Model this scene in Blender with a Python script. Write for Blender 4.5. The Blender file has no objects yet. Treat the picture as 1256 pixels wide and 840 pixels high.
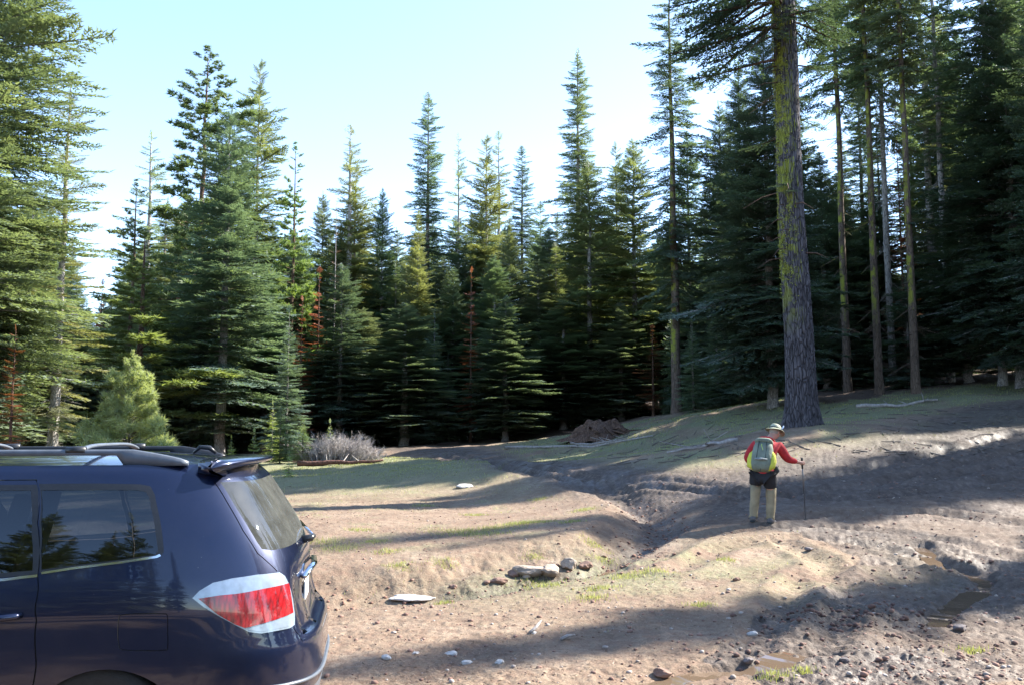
import bpy, math, random, os
import numpy as np
from mathutils import Vector, Matrix, geometry
R_ = math.radians
scn = bpy.context.scene
# ------------------------------------------------------------------ camera, sky, sun
EYE = 1.85; FPX = 1088.0; PITCH = math.atan(110/1088.0)
cd = bpy.data.cameras.new('camera'); cam = bpy.data.objects.new('camera', cd)
scn.collection.objects.link(cam); scn.camera = cam
cd.sensor_width = 36; cd.lens = 36*FPX/1256; cd.clip_start = .05; cd.clip_end = 6000
cam.location = (0, 0, EYE); cam.rotation_euler = (math.pi/2+PITCH, 0, 0)
SUN_AZ, SUN_EL = 67.0, 38.0
SD = np.array([math.sin(R_(SUN_AZ))*math.cos(R_(SUN_EL)), math.cos(R_(SUN_AZ))*math.cos(R_(SUN_EL)), math.sin(R_(SUN_EL))])
w = bpy.data.worlds.new('World'); scn.world = w; w.use_nodes = True
nt = w.node_tree; nt.nodes.clear()
sky = nt.nodes.new('ShaderNodeTexSky'); sky.sky_type = 'NISHITA'; sky.sun_disc = False
sky.sun_elevation = R_(SUN_EL); sky.sun_rotation = R_(SUN_AZ); sky.altitude = 1800
sky.air_density = 1.0; sky.dust_density = 1.0; sky.ozone_density = 1.0
bg = nt.nodes.new('ShaderNodeBackground'); bg.inputs[1].default_value = .15
wo = nt.nodes.new('ShaderNodeOutputWorld')
nt.links.new(sky.outputs[0], bg.inputs[0]); nt.links.new(bg.outputs[0], wo.inputs[0])
sl = bpy.data.lights.new('sun', 'SUN'); so = bpy.data.objects.new('sun', sl); scn.collection.objects.link(so)
sl.energy = 5.0; sl.angle = R_(.53); sl.color = (1, .95, .86)
so.rotation_euler = Vector(SD).to_track_quat('Z', 'Y').to_euler()
scn.view_settings.view_transform = 'Standard'; scn.view_settings.look = 'None'
scn.view_settings.exposure = 1.92; scn.view_settings.gamma = 1
scn.cycles.max_bounces = 6; scn.cycles.transparent_max_bounces = 8
scn.cycles.diffuse_bounces = 4; scn.cycles.glossy_bounces = 3; scn.cycles.transmission_bounces = 4
scn.cycles.use_denoising = True
scn.cycles.caustics_reflective = False; scn.cycles.caustics_refractive = False

# ------------------------------------------------------------------ helpers
COL = scn.collection
def link(o): COL.objects.link(o); return o
def props(o, label=None, cat=None, group=None, kind=None):
    if label: o['label'] = label
    if cat: o['category'] = cat
    if group: o['group'] = group
    if kind: o['kind'] = kind
    return o
def empty(name, loc, rz=0, **k):
    o = bpy.data.objects.new(name, None); o.empty_display_size = .2
    o.location = loc; o.rotation_euler = (0, 0, rz); link(o); return props(o, **k)
def nmesh(name, V, F, mat=None, smooth=False):
    """V (n,3) array, F either (m,3)/(m,4) int array or list of lists"""
    me = bpy.data.meshes.new(name); V = np.asarray(V, dtype=np.float32)
    if isinstance(F, np.ndarray):
        m, k = F.shape
        me.vertices.add(len(V)); me.vertices.foreach_set('co', V.ravel())
        me.loops.add(m*k); me.loops.foreach_set('vertex_index', F.astype(np.int32).ravel())
        me.polygons.add(m); me.polygons.foreach_set('loop_start', np.arange(0, m*k, k, dtype=np.int32))
        me.polygons.foreach_set('loop_total', np.full(m, k, dtype=np.int32))
        me.update(calc_edges=True)
    else:
        me.from_pydata([tuple(v) for v in V], [], [tuple(f) for f in F]); me.update()
    if smooth: me.polygons.foreach_set('use_smooth', np.ones(len(me.polygons), dtype=bool))
    if mat is not None:
        for q in (mat if isinstance(mat, (list, tuple)) else [mat]): me.materials.append(q)
    return me
def mobj(name, me, parent=None, loc=None, **k):
    o = bpy.data.objects.new(name, me); link(o)
    if parent is not None: o.parent = parent
    if loc is not None: o.location = loc
    return props(o, **k)
def part(name, V, F, mat, parent=None, smooth=False, **k):
    return mobj(name, nmesh(name, V, F, mat, smooth), parent, **k)
def attr(me, name, vals):
    a = me.attributes.new(name, 'FLOAT', 'POINT'); a.data.foreach_set('value', np.asarray(vals, dtype=np.float32))
class MB:
    """collects shapes into one mesh"""
    def __init__(s): s.V = []; s.F = []; s.n = 0
    def add(s, V, F):
        V = np.asarray(V, float); s.V.append(V); s.F += [[i+s.n for i in f] for f in F]; s.n += len(V)
    def arr(s): return np.concatenate(s.V), s.F
    def obj(s, name, mat, parent=None, smooth=False, **k):
        V, F = s.arr(); return part(name, V, F, mat, parent, smooth, **k)
def tube(P, rad, n=8, cap=True, flat=1.0):
    """swept tube through points P with radii; returns V,F"""
    P = np.asarray(P, float); m = len(P); rad = np.broadcast_to(rad, (m,)).astype(float)
    T = np.gradient(P, axis=0); T /= np.linalg.norm(T, axis=1)[:, None]+1e-9
    ref = np.array([0, 0, 1.]) if abs(T[0][2]) < .9 else np.array([1., 0, 0])
    V = []; u = np.cross(T[0], ref); u /= np.linalg.norm(u)
    for i in range(m):
        u = u-T[i]*np.dot(u, T[i]); u /= np.linalg.norm(u)+1e-9; v = np.cross(T[i], u)
        a = np.arange(n)*2*np.pi/n
        V.append(P[i]+rad[i]*(np.cos(a)[:, None]*u+flat*np.sin(a)[:, None]*v))
    V = np.concatenate(V); F = []
    for i in range(m-1):
        for j in range(n):
            k = (j+1) % n; F.append([i*n+j, i*n+k, (i+1)*n+k, (i+1)*n+j])
    if cap: F.append(list(range(n))[::-1]); F.append([(m-1)*n+j for j in range(n)])
    return V, F
def loft(rows, close=False, cap0=False, cap1=False):
    rows = [np.asarray(r, float) for r in rows]; n = len(rows[0]); V = np.concatenate(rows); F = []
    for i in range(len(rows)-1):
        for j in range(n if close else n-1):
            k = (j+1) % n; F.append([i*n+j, i*n+k, (i+1)*n+k, (i+1)*n+j])
    if cap0: F.append(list(range(n))[::-1])
    if cap1: F.append([(len(rows)-1)*n+j for j in range(n)])
    return V, F
def unproj(px, py, Y):
    u = (px-628)/FPX; v = (420-py)/FPX
    y = math.cos(PITCH)-v*math.sin(PITCH); z = math.sin(PITCH)+v*math.cos(PITCH)
    return np.array([u*Y/y, Y, EYE+z*Y/y])
def proj(P):
    P = np.asarray(P, float); x, y, z = P[..., 0], P[..., 1], P[..., 2]-EYE
    d = y*math.cos(PITCH)+z*math.sin(PITCH); u = -y*math.sin(PITCH)+z*math.cos(PITCH)
    return np.stack([628+FPX*x/d, 420-FPX*u/d], -1)

# value noise
_tab = np.random.RandomState(7).rand(512, 512)
def vnoise(x, y, seed=0):
    x = np.asarray(x, float)+seed*37.3; y = np.asarray(y, float)+seed*91.7
    xi = np.floor(x).astype(int); yi = np.floor(y).astype(int); fx = x-xi; fy = y-yi
    fx = fx*fx*(3-2*fx); fy = fy*fy*(3-2*fy)
    g = lambda a, b: _tab[a & 511, b & 511]
    return (g(xi, yi)*(1-fx)+g(xi+1, yi)*fx)*(1-fy)+(g(xi, yi+1)*(1-fx)+g(xi+1, yi+1)*fx)*fy
def fbm(x, y, oct=4, seed=0):
    s = 0; a = .5; t = 0
    for i in range(oct):
        s = s+a*vnoise(x*2**i, y*2**i, seed+i*3); t += a; a *= .5
    return s/t*2-1
def smooth01(t): t = np.clip(t, 0, 1); return t*t*(3-2*t)

# ------------------------------------------------------------------ materials
def newmat(name):
    m = bpy.data.materials.new(name); m.use_nodes = True; t = m.node_tree; t.nodes.clear()
    o = t.nodes.new('ShaderNodeOutputMaterial'); b = t.nodes.new('ShaderNodeBsdfPrincipled')
    t.links.new(b.outputs[0], o.inputs[0]); return m, t, b, o
def N(t, typ, **k):
    n = t.nodes.new(typ)
    for a, v in k.items(): setattr(n, a, v)
    return n
def simple(name, col, rough=.6, metal=0, coat=0, noise=0, nscale=20, bump=0, bscale=60, spec=.5, coatr=.03):
    m, t, b, o = newmat(name)
    b.inputs['Base Color'].default_value = (*col, 1); b.inputs['Roughness'].default_value = rough
    b.inputs['Metallic'].default_value = metal; b.inputs['Coat Weight'].default_value = coat
    b.inputs['Coat Roughness'].default_value = coatr; b.inputs['Specular IOR Level'].default_value = spec
    tc = N(t, 'ShaderNodeTexCoord')
    if noise:
        n = N(t, 'ShaderNodeTexNoise'); n.inputs['Scale'].default_value = nscale; n.inputs['Detail'].default_value = 6
        t.links.new(tc.outputs['Object'], n.inputs['Vector'])
        r = N(t, 'ShaderNodeMapRange'); r.inputs[1].default_value = .3; r.inputs[2].default_value = .7
        r.inputs[3].default_value = 1-noise; r.inputs[4].default_value = 1+noise
        t.links.new(n.outputs[0], r.inputs[0])
        mx = N(t, 'ShaderNodeMix', data_type='RGBA', blend_type='MULTIPLY'); mx.inputs[0].default_value = 1
        mx.inputs[6].default_value = (*col, 1); t.links.new(r.outputs[0], mx.inputs[7]); t.links.new(mx.outputs[2], b.inputs['Base Color'])
    if bump:
        n2 = N(t, 'ShaderNodeTexNoise'); n2.inputs['Scale'].default_value = bscale; n2.inputs['Detail'].default_value = 5
        t.links.new(tc.outputs['Object'], n2.inputs['Vector'])
        bp = N(t, 'ShaderNodeBump'); bp.inputs['Strength'].default_value = 1; bp.inputs['Distance'].default_value = bump
        t.links.new(n2.outputs[0], bp.inputs['Height']); t.links.new(bp.outputs[0], b.inputs['Normal'])
    return m
def ramp(t, fac, stops):
    r = N(t, 'ShaderNodeValToRGB'); e = r.color_ramp.elements
    e[0].position = stops[0][0]; e[0].color = (*stops[0][1], 1); e[1].position = stops[-1][0]; e[1].color = (*stops[-1][1], 1)
    for p, c in stops[1:-1]:
        q = e.new(p); q.color = (*c, 1)
    t.links.new(fac, r.inputs[0]); return r
def mix(t, fac, a, b, mode='MIX'):
    m = N(t, 'ShaderNodeMix', data_type='RGBA', blend_type=mode)
    for s, v in ((0, fac), (6, a), (7, b)):
        if isinstance(v, (int, float)): m.inputs[s].default_value = v if s == 0 else (v, v, v, 1)
        elif isinstance(v, tuple): m.inputs[s].default_value = (*v, 1)
        else: t.links.new(v, m.inputs[s])
    return m.outputs[2]
def noise(t, vec, scale, detail=5, rough=.5):
    n = N(t, 'ShaderNodeTexNoise'); n.inputs['Scale'].default_value = scale; n.inputs['Detail'].default_value = detail
    n.inputs['Roughness'].default_value = rough; t.links.new(vec, n.inputs['Vector']); return n.outputs[0]
def mrange(t, v, a, b, c, d):
    r = N(t, 'ShaderNodeMapRange')
    for i, q in enumerate((a, b, c, d)): r.inputs[i+1].default_value = q
    t.links.new(v, r.inputs[0]); return r.outputs[0]
def foliage(name, col, col2, trans=.35):
    """leaf material: object colour tints it, the 'v' attribute varies it leaf by leaf"""
    m, t, b, o = newmat(name); t.nodes.remove(b)
    oi = N(t, 'ShaderNodeObjectInfo'); at = N(t, 'ShaderNodeAttribute', attribute_name='v')
    c = mix(t, at.outputs['Fac'], col, col2); c = mix(t, 1.0, c, oi.outputs['Color'], 'MULTIPLY')
    d = N(t, 'ShaderNodeBsdfPrincipled'); tr = N(t, 'ShaderNodeBsdfTranslucent'); ms = N(t, 'ShaderNodeMixShader'); ms.inputs[0].default_value = trans
    d.inputs['Roughness'].default_value = .5; d.inputs['Specular IOR Level'].default_value = .35
    t.links.new(c, d.inputs['Base Color'])
    c2 = mix(t, 1.0, c, (1.5, 1.5, .7), 'MULTIPLY'); t.links.new(c2, tr.inputs[0])
    t.links.new(d.outputs[0], ms.inputs[1]); t.links.new(tr.outputs[0], ms.inputs[2]); t.links.new(ms.outputs[0], o.inputs[0])
    return m
M_FIR = foliage('fir_needles', (.11, .145, .115), (.18, .205, .14))
M_PINE = foliage('pine_needles', (.095, .125, .07), (.17, .20, .10))
M_BRIGHT = foliage('young_pine_needles', (.28, .33, .17), (.46, .50, .30), .5)
M_DEADN = foliage('dead_needles', (.17, .08, .045), (.26, .14, .09), .3)
def bark(name, c1, c2, lichen=None, bump=.03):
    m, t, b, o = newmat(name); tc = N(t, 'ShaderNodeTexCoord'); mp = N(t, 'ShaderNodeMapping'); mp.inputs['Scale'].default_value = (1, 1, .22)
    t.links.new(tc.outputs['Object'], mp.inputs['Vector'])
    n = noise(t, mp.outputs[0], 9, 8, .65); vo = N(t, 'ShaderNodeTexVoronoi'); vo.inputs['Scale'].default_value = 14; vo.feature = 'DISTANCE_TO_EDGE'
    t.links.new(mp.outputs[0], vo.inputs['Vector'])
    c = ramp(t, n, [(.3, c1), (.7, c2)]).outputs[0]
    ed = mrange(t, vo.outputs[0], 0, .12, .45, 1); c = mix(t, 1.0, c, ed, 'MULTIPLY')
    if lichen:
        n2 = noise(t, tc.outputs['Object'], 2.2, 7, .7); f = mrange(t, n2, .47, .55, 0, 1)
        geo = N(t, 'ShaderNodeNewGeometry'); dp = N(t, 'ShaderNodeVectorMath', operation='DOT_PRODUCT'); dp.inputs[1].default_value = (-.94, -.3, 0)
        t.links.new(geo.outputs['Normal'], dp.inputs[0]); f2 = mrange(t, dp.outputs['Value'], .15, .65, 0, 1)
        mm = N(t, 'ShaderNodeMath', operation='MULTIPLY'); t.links.new(f, mm.inputs[0]); t.links.new(f2, mm.inputs[1])
        sz = N(t, 'ShaderNodeSeparateXYZ'); t.links.new(tc.outputs['Object'], sz.inputs[0]); m3 = N(t, 'ShaderNodeMath', operation='MULTIPLY'); t.links.new(mm.outputs[0], m3.inputs[0]); t.links.new(mrange(t, sz.outputs['Z'], 2.5, 4.2, 0, 1), m3.inputs[1]); c = mix(t, m3.outputs[0], c, lichen)
    b.inputs['Roughness'].default_value = .9; b.inputs['Specular IOR Level'].default_value = .2
    t.links.new(c, b.inputs['Base Color'])
    ad = N(t, 'ShaderNodeMath', operation='ADD'); t.links.new(n, ad.inputs[0]); t.links.new(ed, ad.inputs[1])
    bp = N(t, 'ShaderNodeBump'); bp.inputs['Distance'].default_value = bump; t.links.new(ad.outputs[0], bp.inputs['Height']); t.links.new(bp.outputs[0], b.inputs['Normal'])
    return m
M_BARK_GREY = bark('grey_bark', (.20, .175, .16), (.40, .37, .35))
M_BARK_PALE = bark('pale_bark', (.26, .24, .22), (.5, .47, .44))
M_BARK_RED = bark('red_bark', (.10, .06, .045), (.22, .14, .10))
M_BARK_BIG = bark('lichened_bark', (.05, .045, .05), (.16, .15, .165), (.23, .25, .045), .06)
M_BARK_MOSS = bark('mossy_bark', (.12, .09, .07), (.24, .18, .14), (.28, .30, .05))
M_DEADWOOD = simple('dead_wood', (.30, .27, .25), .85, noise=.35, nscale=12, bump=.01)
M_ROCK = simple('tan_rock', (.30, .24, .19), .85, noise=.35, nscale=7, bump=.02, bscale=14)
M_REDROCK = simple('red_rock', (.19, .115, .085), .85, noise=.35, nscale=7, bump=.02, bscale=14)
M_PALEROCK = simple('pale_rock', (.50, .47, .44), .8, noise=.2, nscale=9, bump=.01, bscale=20)
M_DARKROCK = simple('dark_boulder', (.13, .11, .11), .9, noise=.4, nscale=3, bump=.05, bscale=6)
# ------------------------------------------------------------------ terrain
def _U(a, b, r2): return np.where(r2 > 1e-9, r2*np.log(np.maximum(r2, 1e-9)), 0)
CP = []
def cp(px, py, Y, raise_=0): p = unproj(px, py, Y); CP.append((p[0], p[1], p[2]-raise_))
for q in [(300, 840, 6.5), (600, 840, 6.55), (900, 840, 6.5), (1256, 840, 6.5), (600, 760, 8.9), (900, 760, 8.6), (1256, 760, 8.6),
          (610, 718, 10.9), (860, 700, 11.0), (1150, 700, 10.9), (925, 643, 13.9), (1060, 650, 13.8), (1256, 640, 14.0),
          (800, 642, 15.6), (760, 608, 19.5), (1000, 600, 17.5), (1256, 575, 19), (700, 585, 23), (620, 568, 30), (520, 553, 42), (480, 547, 50),
          (600, 545, 50), (700, 533, 50), (800, 512, 48), (720, 560, 33), (850, 545, 28), (983, 524, 24), (900, 505, 34), (1100, 520, 25),
          (1256, 485, 30), (1050, 490, 34), (700, 520, 60), (560, 540, 64), (400, 568, 40), (300, 560, 45)]: cp(*q)
for q in [(500, 600, 23), (420, 640, 15.5), (600, 640, 16), (450, 700, 11.6), (700, 615, 20)]: cp(*q, .22)
for q in [(-4, 5, -.09), (-1.5, 5, -.08), (-4, 7, -.07), (-1, 7, -.02), (0, 0, 0), (0, -15, 0), (-15, -10, 0), (15, -10, .6), (14, 5, .5), (20, 12, 1.6), (-15, 12, -.1), (-20, 30, .1), (-40, 40, .3),
          (35, 30, 5), (30, 50, 6), (60, 40, 9), (-50, 80, 2), (0, 90, 3.5), (50, 90, 9), (-90, 0, 0), (60, -30, 3), (0, -80, 0), (0, 160, 8), (90, 140, 16), (-100, 160, 6)]: CP.append(q)
CP = np.array(CP, float)
def _tps(cp, lam=.02):
    P = cp[:, :2]/10; n = len(P); d2 = ((P[:, None]-P[None])**2).sum(-1)
    A = np.zeros((n+3, n+3)); A[:n, :n] = _U(0, 0, d2)+lam*np.eye(n); A[:n, n] = 1; A[:n, n+1:] = P; A[n:, :n] = A[:n, n:].T
    return np.linalg.solve(A, np.r_[cp[:, 2], 0, 0, 0])
_W = _tps(CP)
def base_h(x, y):
    r = np.hypot(x, y); k = np.where(r > 170, 170/np.maximum(r, 1e-6), 1.0); X = x*k/10; Y = y*k/10
    o = _W[-3]+_W[-2]*X+_W[-1]*Y
    for (a, b, _), c in zip(CP, _W): o = o+c*_U(0, 0, (X-a/10)**2+(Y-b/10)**2)
    return o+(r-170).clip(0)*.02
def gp0(px, py, hf=base_h):
    """ground point seen at a pixel"""
    Ys = np.concatenate([np.linspace(3, 60, 1200), np.linspace(60.1, 160, 400)])
    u = (px-628)/FPX; v = (420-py)/FPX; yy = math.cos(PITCH)-v*math.sin(PITCH); zz = math.sin(PITCH)+v*math.cos(PITCH)
    X = u*Ys/yy; Z = EYE+zz*Ys/yy; d = Z-hf(X, Ys); i = np.argmax(d < 0)
    if not (d < 0).any(): i = len(Ys)-1
    return np.array([X[i], Ys[i]])
def pdist(x, y, pts, flags=False):
    best = np.full(x.shape, 1e9); side = np.zeros(x.shape); acc = 0; al = np.zeros(x.shape)
    for a, b in zip(pts[:-1], pts[1:]):
        d = b-a; L = np.hypot(*d); t = np.clip(((x-a[0])*d[0]+(y-a[1])*d[1])/L**2, 0, 1)
        ex = x-a[0]-t*d[0]; ey = y-a[1]-t*d[1]; q = np.hypot(ex, ey); m = q < best
        best = np.where(m, q, best); side = np.where(m, np.sign(d[0]*ey-d[1]*ex), side); al = np.where(m, acc+t*L, al); acc += L
    return best, side, al
def pl(*pp): return [gp0(a, b) for a, b in zip(pp[::2], pp[1::2])]
def smoothline(P, n=6):
    P = [np.asarray(p) for p in P]; P = [2*P[0]-P[1]]+P+[2*P[-1]-P[-2]]; o = []
    for i in range(1, len(P)-2):
        for k in range(n):
            t = k/n; o.append(.5*((2*P[i])+(P[i+1]-P[i-1])*t+(2*P[i-1]-5*P[i]+4*P[i+1]-P[i+2])*t*t+(3*P[i]-P[i-1]-3*P[i+1]+P[i+2])*t**3))
    o.append(P[-2]); return o
def inpoly(x, y, P):
    c = np.zeros(x.shape, bool); n = len(P)
    for i in range(n):
        a, b = P[i], P[(i+1) % n]
        c ^= ((a[1] > y) != (b[1] > y)) & (x < (b[0]-a[0])*(y-a[1])/(b[1]-a[1]+1e-12)+a[0])
    return c
DITCH = smoothline(pl(380, 742, 440, 735, 520, 728, 590, 720, 650, 706, 715, 696, 752, 684, 785, 664, 812, 648, 800, 630, 775, 617, 760, 606, 742, 596))
TER = smoothline(pl(300, 735, 400, 730, 500, 722, 590, 704, 680, 688, 740, 674, 775, 655, 795, 640, 780, 622, 752, 610, 700, 592, 640, 580, 580, 570, 500, 563))
TERP = TER+[np.array([-20., 45.]), np.array([-20., 8.])]
PUD1 = smoothline(pl(1128, 668, 1150, 688, 1180, 695, 1205, 706, 1208, 722, 1180, 734, 1158, 750, 1148, 766), 5)
PUD2 = smoothline(pl(1010, 800, 975, 806, 930, 818, 880, 822, 840, 828, 800, 836, 770, 850), 5)
PUD3 = smoothline(pl(1035, 648, 1062, 652), 4)
PUD4 = smoothline(pl(758, 680, 742, 686, 728, 692), 4)
RUTS = [pl(540, 556, 640, 580, 760, 596, 900, 608, 1060, 612, 1256, 585), pl(560, 554, 680, 578, 800, 590, 920, 600, 1060, 600, 1256, 565),
        pl(800, 690, 850, 662, 920, 648, 1000, 645, 1080, 652, 1180, 668, 1256, 690), pl(830, 700, 900, 670, 980, 660, 1060, 668, 1150, 690, 1230, 720),
        pl(900, 600, 1000, 585, 1120, 562, 1256, 530), pl(880, 618, 1000, 606, 1110, 585, 1256, 552),
        pl(940, 640, 1040, 632, 1150, 632, 1256, 645), pl(1000, 800, 1040, 740, 1010, 690, 960, 665), pl(930, 800, 960, 750, 990, 710, 1060, 690, 1256, 700)]
RUTS = [smoothline(r, 5) for r in RUTS]
MUD = pl(820, 645, 930, 600, 1060, 590, 1256, 540, 1300, 560, 1300, 840, 960, 840, 900, 800, 960, 740, 1040, 690, 980, 650)
ROAD = smoothline(pl(470, 549, 560, 556, 650, 572, 760, 592, 880, 606, 1020, 606, 1150, 590, 1300, 560), 5)
ROAD2 = smoothline(pl(860, 605, 950, 590, 1060, 570, 1150, 550, 1256, 500), 5)
def terrain(x, y, fine=True):
    h = base_h(x, y)
    r = np.hypot(x, y)
    dt, sd, _ = pdist(x, y, TERP+TERP[:1]); ins = inpoly(x, y, TERP); s = np.where(ins, dt, -dt)
    wob = .18*fbm(x*1.3, y*1.3, 3, 5); k = smooth01((s+wob)/.75)
    h = h+.22*k
    dd, _, al = pdist(x, y, DITCH); dw = .42+.15*fbm(x*.8, y*.8, 2, 9)
    h = h-.20*np.exp(-(dd/np.maximum(dw, .2))**2)
    md = mud_mask(x, y)
    for i, q in enumerate(RUTS):
        d, _, al = pdist(x, y, q); near = d < 1.2
        am_ = np.where(y > 14.5, 1.7, 1.0)
        h = h-am_*np.where(near, .046*np.exp(-(d/.16)**2)-.03*np.exp(-((d-.3)/.10)**2)+.012*np.exp(-(d/.17)**2)*np.sin(al*38), 0)
    for q, wd in ((PUD1, .14), (PUD2, .13), (PUD3, .14), (PUD4, .18)):
        d, _, _ = pdist(x, y, q); h = h-.06*np.exp(-(d/wd)**4)
    rd, _, _ = pdist(x, y, ROAD)
    if fine:
        f1 = fbm(x*.35, y*.35, 3, 1); f2 = .6*fbm(x*1.6, y*1.6, 4, 2); f3 = fbm(x*7, y*7, 3, 3); f4 = fbm(x*22, y*22, 2, 4)
        near = np.exp(-r/60)
        h = h+.10*f1*smooth01((r-9)/20)+.035*f2+(.016*f3+.010*f4)*near
        rid = 1-np.abs(fbm(x*4.5, y*4.5, 4, 11)); h = h+md*np.where(y<13,1,.5)*(.035*(rid**3-.5)+.02*np.maximum(f3, 0)+.012*f4)
        bank = np.exp(-((s-.15)/.4)**2); h = h+bank*.03*f3
        g = gp0(1050, 755); dc = np.hypot((x-g[0])/1.0, (y-g[1])/.45); h = h+np.exp(-dc**2*2.2)*(.06+.10*np.maximum(fbm(x*6, y*6, 3, 21), -.2))
        sl = smooth01((r-24)/10); h = h+sl*.12*fbm(x*.9, y*.9, 4, 31)*(1-np.exp(-(rd/2)**2))
    return h
def mud_mask(x, y):
    wob = fbm(x*.7, y*.7, 3, 14); c = np.zeros(x.shape)
    ins = inpoly(x+wob*.6, y+wob*.5, MUD).astype(float)
    rd, _, _ = pdist(x, y, ROAD); r2, _, _ = pdist(x, y, ROAD2); dd, _, _ = pdist(x, y, DITCH[18:])
    c = np.maximum(ins*.9*(.55+.45*smooth01(.5+wob)), np.maximum(np.exp(-(rd/1.5)**4)*.95, np.exp(-(r2/1.9)**4)*.95)); c = np.maximum(c, np.exp(-(dd/.5)**2)*.9)
    return c
_a1 = np.r_[np.linspace(-180, -36, 90)[:-1], np.linspace(-36, 36, 880), np.linspace(36, 180, 90)[1:-1]]
_r1 = np.r_[np.linspace(.0, 5, 36)[:-1], 1/np.linspace(1/5., 1/48., 430), np.geomspace(48.6, 3000, 60)]
_A, _R = np.meshgrid(np.radians(_a1), _r1); GX = _R*np.sin(_A); GY = _R*np.cos(_A); GZ = terrain(GX, GY); GZ[0] = GZ[0].mean()
def gz(x, y):
    """height of the built ground mesh at a point (bilinear on the polar grid)"""
    x = np.asarray(x, float); y = np.asarray(y, float); sh = x.shape; x = x.ravel(); y = y.ravel()
    a = np.degrees(np.arctan2(x, y)); r = np.hypot(x, y)
    i = np.clip(np.searchsorted(_a1, a)-1, 0, len(_a1)-2); j = np.clip(np.searchsorted(_r1, r)-1, 0, len(_r1)-2)
    fa = ((a-_a1[i])/(_a1[i+1]-_a1[i])).clip(0, 1); fr = ((r-_r1[j])/(_r1[j+1]-_r1[j])).clip(0, 1)
    z = (GZ[j, i]*(1-fa)+GZ[j, i+1]*fa)*(1-fr)+(GZ[j+1, i]*(1-fa)+GZ[j+1, i+1]*fa)*fr
    return z.reshape(sh) if sh else float(z[0])
def gp(px, py):
    p = gp0(px, py, gz); return np.array([p[0], p[1], gz(p[0], p[1])])
def grass_mask(x, y):
    r = np.hypot(x, y); rd, _, _ = pdist(x, y, ROAD); r2, _, _ = pdist(x, y, ROAD2)
    n = fbm(x*.5, y*.5, 4, 40); n2 = fbm(x*1.7, y*1.7, 3, 41)
    dt, _, _ = pdist(x, y, TER); ins = inpoly(x, y, TERP)
    g = np.where(ins, smooth01((y-19-2*n)/9)*.9+smooth01(n2*1.3-.1)*.45*smooth01((dt-.3)), 0)
    fr = np.exp(-(((x-1.7)/2.4)**2+((y-11.2)/1.6)**2)); g = np.maximum(g, fr*smooth01(.55+n2*1.4)*.7)          # patch before the mound
    hill = smooth01((y-16.5-.15*x)/5)*smooth01((x+2)/4)*(~ins); g = np.maximum(g, hill*smooth01(.75+n*1.3+n2*.5))
    g = g*(1-np.exp(-(rd/1.7)**4))*(1-.9*np.exp(-(r2/2.2)**4))
    ff = forest_mask(x, y); return np.clip(g*(1-ff), 0, 1)
EDGE = pl(-200, 600, 150, 577, 300, 570, 470, 547, 600, 541, 720, 530, 800, 505, 900, 495, 1050, 487, 1256, 470)
EDGE = [np.array([-60., 18.])]+EDGE+[np.array([40., 18.]), np.array([60., -30.]), np.array([200., 0.]), np.array([0., 300.]), np.array([-200., 100.])]
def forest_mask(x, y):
    n = fbm(x*.25, y*.25, 3, 50); return smooth01(.5+inpoly(x+3*n, y+3*n, EDGE)*1.0-.5)*1.0
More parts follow.
